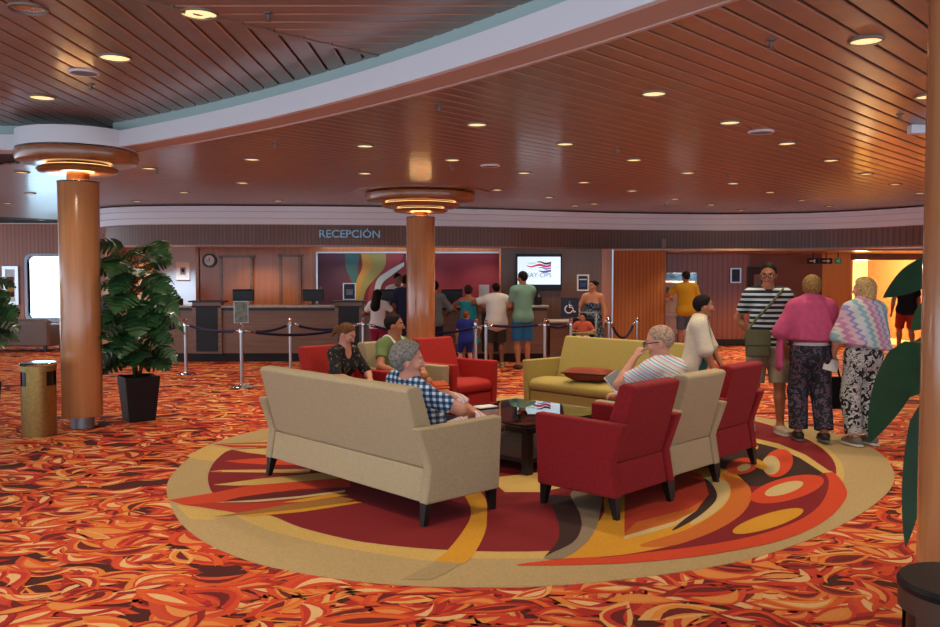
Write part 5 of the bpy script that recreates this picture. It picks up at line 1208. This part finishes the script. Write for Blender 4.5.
    for nm, m, a in wear:
        a = dict(a); t = a.get('t', .012)
        if nm in ('shirt', 'blouse', 'jersey', 'cardigan'):
            prs = take(['torso'], t, [(p+fw*.04, fw)] if a.get('open') else ())
            if a.get('hem', .02) < .06: prs += [(pr, k, t+.014, [(p+fw*.04, fw)] if a.get('open') else ()) for pr, k, _, _ in take(['pelvis'], t)]
            sv = a.get('sleeve', .6)
            for sd, S_, E_, W_ in (('l', 'sl', 'el', 'wl'), ('r', 'sr', 'er', 'wr')):
                if sv <= 0: continue
                e = J[E_]-J[S_]
                if sv <= 1: c = [(J[S_]+e*sv, unit(e))]; prs += [(Cone(J[S_], J[E_], .056*s*w**.5, .056*s*w**.5), .04, t*.5, c)]
                else: d2 = J[W_]-J[E_]; prs += take(['ua'+sd], t)+take(['fa'+sd], t, [(J[E_]+d2*(sv-1), unit(d2))])
            c = [hemz(a.get('hem', .02)-.10)]
            cut = [(Cone(nb-u*(.03-a.get('neck', 0))*s+fw*.015*s, nb+u*.2*s, .066*s, .075*s), .02)]
            vn = a.get('vneck', 0)
            if vn: cut.append((Cone(nb-u*.02*s+fw*.10*s, nb-u*(.02+.13*vn)*s+fw*.16*s, .055*s, .018*s+.03*max(0, vn-1)), .02))
            part(nm, prs, m, .04, 0, 2, c, None, cut)
            if a.get('collar'): part('collar', [(Cone(nb-u*.015*s+fw*.012, nb+u*.05*s, .074*s, .068*s), .02, 0, [(nb+u*.045*s, unit(u+fw*.3))])], a['collar'], .02)
        elif nm in ('trousers', 'shorts', 'leggings'):
            prs = [(pr, .05, t, ()) for pr, k in Pt['pelvis']]+[(Cone(p+u*.0, p+u*.08*s, .128*s*w, .130*s*w, fw, .78), .05, t, ())]
            ln = a.get('len', 2.0); fl_ = a.get('flare', 0.0)
            for sd, Hp, K_, A_ in (('l', 'hpl', 'kl', 'al'), ('r', 'hpr', 'kr', 'ar')):
                e = J[K_]-J[Hp]; g = J[A_]-J[K_]
                if ln <= 1.0: prs.append((Cone(J[Hp], J[K_], .092*s*w, (.072+fl_)*s*w), .03, t*.5, [(J[Hp]+e*ln, unit(e))]))
                else:
                    end = J[K_]+g*(ln-1); prs.append((Cone(J[Hp], J[K_], .090*s*w, (.066+fl_*.6)*s*w), .025, t*.6, ())); prs.append((Cone(J[K_], end+g*.05, (.066+fl_*.6)*s*w, (.056+fl_)*s), .025, t*.6, [(end, unit(g))]))
            part(nm, prs, m, .03, 0, 2, [(p+u*a.get('waist', wst)*s, u)])
        elif nm in ('dress', 'skirt'):
            z1 = a.get('hemz', .5); top = p+u*.10*s; bot = V3(p[0], p[1], z1)
            prs = [(Cone(top, p-u*.03, .135*s*w, .155*s*w, fw, .78), .05, t, ()), (Cone(p-u*.03, bot, .152*s*w, a.get('wide', .2)*s, f0, .8), .05, t, [(bot, V3(0, 0, -1))])]
            if nm == 'dress': prs += take(['torso'], t)
            part(nm, prs, m, .05, 0, 2, [(p+u*a.get('topd', .40 if nm == 'dress' else .11)*s, u)])
        elif nm == 'shawl':
            # cloth falling from the shoulders over the upper arms and the back
            lowd = a.get('low', .06); prs = [(Cone(nb-u*.03*s, p+u*.28*s, .09*s, .18*s*w, fw, .74), .08, t, ()), (Cone(p+u*.30*s-fw*.02, p+u*lowd*s-fw*.02, .18*s*w, .20*s*w, fw, .72), .06, t, ())]
            prs += [(Cone(J['sl'], J['el'], .066*s, .070*s), .06, t, ()), (Cone(J['sr'], J['er'], .066*s, .070*s), .06, t, ()), (Cone(nb-u*.01*s, nb+u*.035*s, .08*s, .075*s), .05, t, ())]
            prs += take(['torso'], t+.016)
            for kk in (-2, -1, 0, 1, 2): prs.append((Cone(nb-fw*.10*s+r*kk*.04, p+u*(lowd-.02)*s-fw*.150*s+r*(kk*.075+.02), .014, .022), .02, t, ()))
            c = [(p+u*lowd*s, unit(-u+r*a.get('slant', 0)))]
            part(nm, prs, m, .06, 0, 3, c)
            if a.get('tail'): part('shawl_tail', [(Cone(J['el'], J['el']-ez*.34*s+fw*.02, .05*s, .07*s, r, .6), .03, 0, ())], m, .03)
    if shoes:
        for sd in 'lr':
            A = J['a'+sd]; d = J['fd'+sd]; fz = -.085*s; g = A+ez*fz
            prs = [(Cone(A-d*.05*s-ez*.04*s, A+d*.145*s-ez*.055*s, .043*s, .034*s), .03, 0, [(g, -ez)]), (Cone(A-d*.02*s-ez*.02*s, A+d*.08*s-ez*.045*s, .044*s, .04*s), .03, 0, [(g, -ez), (A-ez*.005*s, ez)])]
            c = part('shoe', prs, shoes[0], .03, res_=min(res, .011), smooth=1)
            if len(shoes) > 1:
                side_ = np.cross(d, ez); so = MB(); poly = [A+d*x*s+side_*y*s for x, y in ((-.098, -.025), (-.06, -.042), (.06, -.048), (.14, -.042), (.182, -.015), (.182, .015), (.14, .042), (.06, .048), (-.06, .042), (-.098, .025))]
                so.prism([(q_[0], q_[1]) for q_ in poly], g[2], g[2]+.022*s); so.build('sole', [shoes[1]], c if c else o)
    if extras: extras(o, J, X_, q, part)
    o['_j'] = 0; del o['_j']
    return o, J
def glasses(m):
    def f(o, J, X_, q, part):
        b = MB()
        for sg in (-1, 1):
            c = X_(sg*.034, .112, .006); hr_, hu = J['hr'], J['hu']
            b.tube([c+hr_*.027*q*math.cos(t)+hu*.02*q*math.sin(t) for t in np.linspace(0, 2*math.pi, 17)], .0032, 6); b.tube([X_(sg*.06, .11, .01), X_(sg*.086, .06, .012), X_(sg*.088, -.01, .008)], .0034, 6)
        b.tube([X_(-.008, .116, .01), X_(.008, .116, .01)], .003, 6); b.build('glasses', [m], o, smooth=True)
    return f
def toward(dx, dy): return math.atan2(-dx, dy)
def l2w(loc, yaw, v):
    c, s = math.cos(yaw), math.sin(yaw); return Vector((loc[0]+v[0]*c-v[1]*s, loc[1]+v[0]*s+v[1]*c, loc[2]+v[2]))

BLK = mat('black_cloth', '#121216', .9); WHT = mat('white_cloth', '#d8d4cc', .9); OFFW = mat('ivory_cloth', '#c9bfae', .9); DKG = mat('charcoal_cloth', '#3a3834', .9)
KHA = mat('khaki_cloth', '#9c8a6e', .9, noise=.12, nscale=30); NAVYC = mat('navy_cloth', '#1a2038', .9)
SH_DK = mat('dark_shoe', '#1c1614', .6); SH_LT = mat('pale_canvas_shoe', '#b5aa93', .7); SH_GR = mat('grey_sandal', '#6e6259', .7); SOLE = mat('white_rubber_sole', '#d2cdc2', .7); SH_YL = mat('lime_trainer', '#9aa838', .6); SH_BR = mat('brown_sandal', '#4a3324', .7)
NR = .0085
# --- the seated group
sof = (-.74, 6.48); yS = R45(-47)
def on(base, yaw, x, y=0.0, z=0.008): q = l2w((base[0], base[1], 0), yaw, (x, y, 0)); return (q.x, q.y, z)
check = plaid('blue_white_check', '#d5dde6', '#4a75a8', '#182c54', .042, (0, .1, 1), (.75, .66, .1))
lav = stripes('lavender_pink_stripe', .05, [(0, '#d8cbd2'), (.35, '#b09cb8'), (.5, '#d9b3a8'), (.7, '#dcd6dc'), (.9, '#a892b4')], (.3, .8, .2))
person('grey haired man in a blue checked shirt sitting on the beige sofa', on(sof, yS, .35, 0), yS, 1.74, True, 1.08, pelvis=(0, .22, .41), scale_head=1.12, lean=-24, side=7, twist=-10, head=(-36, -4),
       hr=(.25, .44, .62), er=(1.3, .2, -.3), hl=(-.16, .50, .64), el=(-1, -.3, -.5), fl=(.14, .74, .50), fr=(.08, .70, .085), kl=(-.7, .2, 1), skin='pink', hair='#77746f', hstyle='full', res=NR,
       wear=[('shirt', check, dict(sleeve=.72, t=.018, neck=.005, collar=check)), ('trousers', lav, dict(len=1.5, flare=.015, t=.016))], shoes=(SH_BR, SH_DK), belly=.05)
yL = R45(-133); gA = stripes('black_gold_print', .09, [(0, '#131217'), (.9, '#15141a')], (0, 0, 1))
blkprint = printed('black_floral_print', [(0, '#101014'), (.62, '#101014'), (.66, '#a8946a'), (.72, '#101014')], 26)
person('woman in a black floral top reading a leaflet in the red armchair', (-1.33, 8.68, .008), yL+R45(8), 1.60, True, .95, True, pelvis=(0, -.02, .45), lean=12, twist=0, head=(22, -30), hl=(-.07, .36, .60), hr=(.09, .36, .60), skin='pink', hair='#6a4528', hstyle='pony', res=NR,
       wear=[('blouse', blkprint, dict(sleeve=.95, t=.014, neck=-.01, vneck=.8)), ('trousers', NAVYC, dict(len=1.95))], shoes=(SH_BR,))
green = mat('moss_green_cotton', '#6c7f4c', .9, noise=.1, nscale=30)
def towel(o, J, X_, q, part):
    a, r, f, u = J['nb'], J['r'], J['f'], J['u']; b = MB()
    for sg in (-1, 1):
        pts = [a-f*.07+r*sg*.08+u*.02, a+r*sg*.09+u*.05, a+f*.11+r*sg*.08-u*.03, a+f*.17+r*sg*.035-u*.17, a+f*.165+r*sg*.012-u*.28]; b.tube(spline(pts, 4), .016, 8)
    b.build('white_cord', [WHT], o, smooth=True)
person('dark haired man in a moss green T-shirt sitting in the beige armchair', (-.83, 9.30, .008), yL, 1.74, True, 1.0, pelvis=(0, -.03, .44), lean=2, twist=10, head=(44, -2), hl=(-.12, .34, .62), hr=(.16, .32, .60), er=(1, -.2, -.4), skin='tan', hair='#1d1512', hstyle='short', res=NR,
       wear=[('shirt', green, dict(sleeve=.62, t=.014)), ('shorts', mat('red_shorts', '#8e1f1e', .9), dict(len=.9))], shoes=(SH_BR,), extras=towel)
yC = R45(45.5)
pastel = stripes('pastel_stripe_shirt', .075, [(0, '#bcd3e0'), (.18, '#df988a'), (.3, '#d3dfe4'), (.45, '#7db4cc'), (.58, '#dce2e2'), (.75, '#d1807c'), (.85, '#cfdade')], (.28, -.43, .86))
oB, JB = person('bald man with glasses in a pastel striped shirt reading in the beige armchair', (1.53, 6.76, .008), yC, 1.76, True, 1.10, pelvis=(0, -.05, .44), lean=8, side=2, head=(24, -12), hl=(-.09, .22, .97), el=(-.6, .3, -.9), hr=(.04, .44, .66), scale_head=1.12, er=(1, 0, -.6), skin='pink', hair='#a58a76', hstyle='crop', res=NR,
       wear=[('shirt', pastel, dict(sleeve=.7, t=.02, neck=.01, collar=mat('pale_blue_collar', '#a9c6d6', .9))), ('shorts', KHA, dict(len=.92))], shoes=(SH_BR,), extras=glasses(M['black']), belly=.05)
# --- the standing group on the far side
def stand_at(px, py): q = P(px, py); return (q[0], q[1], 0.004)
cardi = mat('cream_knit_cardigan', '#cfc4ae', .95, noise=.1, nscale=70, bump=.3)
person('short dark haired woman in a cream cardigan over a teal top looking over the armchairs', (2.16, 8.24, .010), toward(.95, -.28), 1.47, False, 1.12, True, lean=7, head=(18, -2), hl=(-.16, .26, .74), hr=(.21, .20, .70), er=(1, -.9, -.2), scale_head=1.1, skin='tan', hair='#18120f', hstyle='short', res=NR,
       wear=[('blouse', mat('teal_jersey', '#1f6f66', .8), dict(sleeve=0, t=.010, vneck=.9)), ('cardigan', cardi, dict(sleeve=1.05, t=.030, open=1, hem=-.04)), ('trousers', NAVYC, dict(len=1.95))], shoes=(SH_DK,), belly=.03)
polo = stripes('navy_white_polo', .054, [(0, '#13222c'), (.50, '#dfe6e4'), (.68, '#2f6f70'), (.74, '#dfe6e4'), (.90, '#13222c')], (0, 0, 1))
oP, JP = person('man with glasses in a navy and white striped polo and khaki shorts', (3.08, 8.90, .010), toward(-.18, -1), 1.80, False, 1.0, head=(-14, -10), hl=(-.12, -.14, .98), el=(-1, -.7, 0), hr=(.12, -.14, .98), er=(1, -.7, 0), fl=(-.14, .02, .085), fr=(.15, -.03, .085), fdl=14, fdr=-16, skin='tan', hair='#1f1814', hstyle='short', res=NR,
       wear=[('shirt', polo, dict(sleeve=.68, t=.020, hem=.03, collar=mat('polo_collar', '#13222c', .9))), ('shorts', KHA, dict(len=.98, t=.022, flare=.018))], shoes=(SH_LT, SOLE), extras=glasses(M['black']))
printD = printed('dark_flower_print', [(0, '#17161f'), (.45, '#1b1a24'), (.52, '#4a4f66'), (.58, '#6b3e44'), (.63, '#1b1a24')], 16)
pink = mat('raspberry_shawl', '#b2486c', .95, noise=.12, nscale=18, bump=.4)
oK, JK = person('woman seen from behind in a raspberry shawl and dark flowered trousers', (3.36, 8.45, .010), toward(.10, 1), 1.66, False, 1.06, True, head=(4, 0), hl=(-.21, .12, .90), hr=(.23, .10, .78), fl=(-.10, .03, .085), fr=(.11, -.10, .10), skin='tan', hair='#8a6a3e', hstyle='full', res=NR,
       wear=[('blouse', WHT, dict(sleeve=.9, t=.014, hem=-.03)), ('trousers', printD, dict(len=1.93, t=.03, flare=.02, waist=.06)), ('shawl', pink, dict(low=.135, t=.016, tail=True))], shoes=(SH_DK, SH_GR))
printW = printed('black_white_leaf_print', [(0, '#17171c'), (.43, '#17171c'), (.47, '#b9b9b4'), (.57, '#2a2a30'), (.61, '#a9aaa4')], 15)
zig = stripes('zigzag_pastel_knit', .20, [(0, '#b9c2c4'), (.16, '#7fa8b0'), (.32, '#c9c3bb'), (.48, '#b97f9c'), (.64, '#c9a9b4'), (.8, '#8a86b4'), (.9, '#bfc0bd')], (.75, 0, .25), zig=.9, zigp=.028, zvec=(0, 0, 1))
oZ, JZ = person('blond woman in a pastel zigzag shawl and black and white trousers', (3.78, 8.24, .010), toward(-.30, 1), 1.64, False, 1.05, True, head=(22, 0), hl=(-.18, .20, .86), el=(-.6, 0, -.8), hr=(.19, .14, .84), skin='pink', hair='#b39463', hstyle='bob', res=NR,
       wear=[('blouse', mat('lilac_cotton', '#a59cc4', .9), dict(sleeve=.8, t=.014, hem=-.02)), ('trousers', printW, dict(len=1.93, t=.026, flare=.014, waist=.07)), ('shawl', zig, dict(low=.085, t=.014, slant=-.18))], shoes=(SH_GR, SOLE))
# things they carry
def shoulder_bag():
    L0 = (3.08, 8.90, .010); yw = toward(-.18, -1); c = l2w(L0, yw, (.125, .215, .95)); r = empty('shoulder_bag', c, yw, 'olive shoulder bag hanging in front of the man in the striped polo', 'bag')
    fab = mat('olive_canvas', '#5c5a40', .9, noise=.1, nscale=50); b = MB(); b.prism([(-.115, -.14), (.115, -.14), (.12, .10), (.10, .13), (-.10, .13), (-.12, .10)], -.035, .045, axis='y'); b.build('body', [fab], r, bevel=.02, seg=3)
    b = MB(); b.prism([(-.122, -.02), (.122, -.02), (.122, .12), (.10, .138), (-.10, .138), (-.122, .12)], .046, .056, axis='y'); b.build('flap', [fab], r, bevel=.006)
    pts = [(.10, 0, .12), (.03, -.03, .22), (-.10, -.045, .36), (-.22, -.10, .50), (-.275, -.19, .55), (-.26, -.28, .52), (-.16, -.36, .34), (.02, -.37, .12), (.09, -.30, .04), (.11, -.14, .03), (.105, -.02, .08)]
    MB().tube(spline(pts, 5), .013, 8).build('strap', [fab], r, smooth=True)
shoulder_bag()
w = l2w((3.36, 8.45, .010), toward(.10, 1), JK['wr']); r = empty('tote_bag', (w.x+.02, w.y, w.z-.05), .2, 'black tote bag hanging from the hand of the woman in the raspberry shawl', 'bag')
b = MB(); b.prism([(-.13, -.46), (.13, -.46), (.15, -.20), (.11, -.14), (-.11, -.14), (-.15, -.20)], -.05, .05, axis='y'); b.build('body', [BLK], r, bevel=.03, seg=3); MB().tube(spline([(-.08, 0, -.16), (-.03, 0, -.02), (0, 0, .01), (.03, 0, -.02), (.08, 0, -.16)], 5), .01, 8).build('handle', [BLK], r, smooth=True)
w = l2w((3.78, 8.24, .010), toward(-.30, 1), JZ['wl']); b = MB(); b.box((0, 0, 0), (.17, .006, .11)); b.box((.01, .005, .03), (.15, .004, .06)); o = b.build('folded_leaflet', [M['paper']], loc=(w.x-.03, w.y-.02, w.z-.10), rz=.3); o.rotation_euler.y = .25; tag(o, 'folded white leaflet in the hand of the woman in the zigzag shawl', 'leaflet')
# reading matter
def sheet(name, loc, rot, w_, h_, mats_, label, cat):
    r = empty(name, loc, 0, label, cat); r.rotation_euler = rot; b = MB(); b.prism([(-w_/2, 0), (0, -.014), (w_/2, 0), (w_/2, .003), (0, -.010), (-w_/2, .003)], -h_/2, h_/2, axis='z'); b.build('pages', [M['paper']], r)
    b = MB(); b.box((0, -.018, h_*.30), (w_*.92, .004, h_*.34)); b.build('printed_block', [mats_], r); return r
a = D(621, 386, 6.95); sheet('magazine', tuple(a), (R45(-38), R45(-28), R45(14)), .15, .27, M['greyprint'], 'open white magazine held by the bald man', 'magazine')
w = Vector(D(352, 388, 8.36)); sheet('leaflet', tuple(w), (R45(-40), R45(18), R45(-20)), .21, .20, mat('leaflet_violet', '#6a5f78', .8), 'leaflet held by the woman in black', 'leaflet')
w = Vector(D(437, 386, 6.56)); b = MB(); b.box((0, 0, 0), (.17, .11, .012)); b.box((.03, .02, .010), (.12, .09, .008)); o = b.build('orange_booklet', [M['orange']], loc=w, rz=.5); o.rotation_euler.x = .3; tag(o, 'orange booklet held on the lap of the man in checks', 'booklet')
# --- at the counter
def C(px, Y): return ((px-470)/F_PX*Y, Y, 0.004)
FR = .0125
person('man in a sea green T-shirt and blue shorts standing under the television', C(523, 15.15), toward(-.42, .9), 1.76, False, 1.02, head=(8, -4), hl=(-.02, .20, 1.16), hr=(-.06, .22, 1.14), skin='tan', hair='#17110e', res=FR,
       wear=[('shirt', mat('sea_green_cotton', '#6f9a86', .9), dict(sleeve=.7, t=.018, hem=-.04)), ('shorts', mat('cobalt_shorts', '#1f6494', .9), dict(len=.98, t=.022, flare=.02))], shoes=(SH_BR,))
person('boy in a white T-shirt and dark shorts leaning on the counter', C(496.5, 15.45), toward(-.1, 1), 1.55, False, 1.08, head=(10, 0), lean=8, hl=(-.34, .30, 1.10), el=(-1, -.3, 0), hr=(.24, .28, 1.02), skin='brown', hair='#14100e', res=FR,
       wear=[('shirt', WHT, dict(sleeve=.75, t=.034, hem=-.10)), ('shorts', DKG, dict(len=.98, t=.022, flare=.015))], shoes=(SH_YL, SOLE))
person('woman in a turquoise dress standing at the counter behind the toddler', C(468.5, 15.7), toward(.05, 1), 1.50, False, 1.02, True, head=(-6, -4), hl=(-.28, .30, 1.02), hr=(.22, .26, .98), skin='tan', hair='#3a2618', hstyle='full', res=FR, wear=[('dress', mat('turquoise_cotton', '#1b93a0', .85), dict(hemz=.42, wide=.25, t=.016, topd=.44))], shoes=(SH_GR,))
person('toddler in a royal blue and yellow swimsuit by the rope', C(466, 15.0), toward(-.3, 1), 1.04, False, 1.12, head=(-24, -4), hl=(-.14, .08, .52), hr=(.26, .08, .62), skin='pink', hair='#7a5430', scale_head=1.3, res=.011, wear=[('shirt', stripes('blue_yellow_panel', .6, [(0, '#1a2f86'), (.62, '#c9b23a'), (.70, '#1a2f86')], (1, 0, 0)), dict(sleeve=.6, t=.016, hem=-.02)), ('shorts', mat('royal_blue_shorts', '#1a2f86', .8), dict(len=1.0, t=.018))], shoes=(SH_GR,))
person('long haired girl in a white top and magenta shorts at the counter', C(378, 15.55), toward(.25, 1), 1.42, False, 1.05, True, head=(-14, 0), hl=(-.2, .24, .92), hr=(.2, .26, .92), skin='brown', hair='#1a100d', hstyle='long', res=FR, wear=[('shirt', WHT, dict(sleeve=.7, t=.016)), ('shorts', mat('magenta_shorts', '#9a1f48', .9), dict(len=.9, t=.018))], shoes=(SH_GR,))
person('man in dark clothes beside the girl, half hidden by the middle column', C(406, 15.6), toward(.1, 1), 1.70, False, 1.0, skin='brown', hair='#14100e', res=FR, wear=[('shirt', NAVYC, dict(sleeve=.7, t=.018)), ('trousers', BLK, dict(len=1.95))], shoes=(SH_DK,))
person('person in a grey top at the counter just right of the middle column', C(434, 15.6), toward(.1, 1), 1.58, False, 1.0, True, hl=(-.2, .25, .95), hr=(.2, .25, .95), skin='tan', hair='#15110f', hstyle='full', res=FR, wear=[('shirt', mat('grey_marl', '#6d7170', .9), dict(sleeve=1.4, t=.018, hem=-.02)), ('trousers', NAVYC, dict(len=1.95))], shoes=(SH_DK,))
def epaulettes(o, J, X_, q, part):
    for k in ('sl', 'sr'): b = MB(); c = J[k]+J['u']*.075; b.box(tuple(c), (.10, .05, .014)); b.build('epaulette', [BLK], o)
person('officer in a white uniform shirt with black epaulettes behind the counter', C(398, 17.75), toward(.05, -1), 1.74, False, 1.05, head=(30, -16), lean=4, hl=(-.18, .34, 1.12), hr=(.18, .34, 1.12), skin='brown', hair='#15110e', res=FR, wear=[('shirt', mat('uniform_white', '#e4e6ea', .85), dict(sleeve=.7, t=.018)), ('trousers', BLK, dict(len=1.95))], shoes=(SH_DK,), extras=epaulettes)
printB = printed('blue_white_beach_print', [(0, '#1d2c46'), (.45, '#27405c'), (.52, '#8fa4ac'), (.6, '#22324a')], 12)
person('woman in a blue strapless print dress standing by the stroller', C(593, 15.75), toward(-.35, -1), 1.60, False, 1.02, True, head=(-30, -8), hl=(-.22, .10, .80), hr=(.22, .20, .86), skin='warm', hair='#14100e', hstyle='bun', res=FR, wear=[('dress', printB, dict(hemz=.25, wide=.27, t=.014, topd=.33))], shoes=(SH_GR,))
def stroller():
    x, y, _ = C(583, 15.2); r = empty('stroller', (x, y, .004), toward(.2, 1), 'black stroller with a green arm bar in front of the woman in the strapless dress', 'stroller'); b = MB()
    for sx in (-.22, .22): b.tube([(sx, -.36, .09), (sx, .0, .5), (sx, .30, .98)], .014, 8); b.tube([(sx, .34, .09), (sx, .05, .52)], .014, 8)
    b.tube([(-.22, .30, .98), (.22, .30, .98)], .016, 8); b.build('frame', [M['greyprint']], r, smooth=True)
    b = MB(); b.box((0, .02, .42), (.40, .36, .06)); b.box((0, .16, .66), (.40, .06, .46)); b.box((-.20, .02, .52), (.03, .34, .18)); b.box((.20, .02, .52), (.03, .34, .18)); b.build('seat', [BLK], r, bevel=.02)
    MB().tube([(-.21, .1, .60), (-.2, -.18, .64), (.2, -.18, .64), (.21, .1, .60)], .02, 8).build('arm_bar', [mat('sage_foam', '#7d8a62', .8)], r, smooth=True)
    for sx in (-.22, .22):
        for yy in (-.36, .34):
            m = MB().lathe([(.04, -.02), (.09, -.022), (.09, .022), (.04, .02)], 20); o = m.build('wheel', [M['black']], r, smooth='auto'); o.rotation_euler.y = math.pi/2; o.location = (sx, yy, .09)
    return x, y
sx_, sy_ = stroller()
person('small dark haired child sitting in the black stroller', (sx_, sy_, .012), toward(-.2, -1), .98, True, 1.1, pelvis=(0, .02, .52), lean=-6, head=(-20, 0), hl=(-.12, .14, .66), hr=(.12, .16, .68), fl=(-.08, .28, .32), fr=(.08, .28, .32), skin='tan', hair='#17110e', hstyle='full', scale_head=1.3, res=.011, wear=[('shirt', mat('coral_top', '#b9543c', .9), dict(sleeve=.7, t=.014)), ('shorts', WHT, dict(len=.9))])
person('man in a yellow T-shirt choosing a leaflet at the brochure rack', C(686, 18.1), toward(-.05, 1), 1.78, False, 1.02, head=(8, -6), hl=(-.24, .34, 1.18), el=(-1, -.5, -.3), hr=(.26, .1, .9), skin='tan', hair='#26231f', res=FR, wear=[('shirt', mat('mustard_yellow_cotton', '#c99a1c', .9), dict(sleeve=.7, t=.022, hem=-.08)), ('shorts', mat('slate_shorts', '#55606a', .9), dict(len=.98, t=.02))], shoes=(SH_DK,))
person('man in a black T-shirt and red shorts walking out to the bright corridor', ((907-470)/F_PX*18.3, 18.3, .004), toward(.15, 1), 1.80, False, 1.06, hl=(-.30, .02, .85), hr=(.26, .1, .85), fl=(-.1, .14, .085), fr=(.1, -.12, .12), skin='tan', hair='#1d1815', res=FR, wear=[('shirt', BLK, dict(sleeve=.7, t=.022, hem=-.04)), ('shorts', mat('brick_red_shorts', '#a8301c', .9), dict(len=.98, t=.022))], shoes=(SH_DK,))
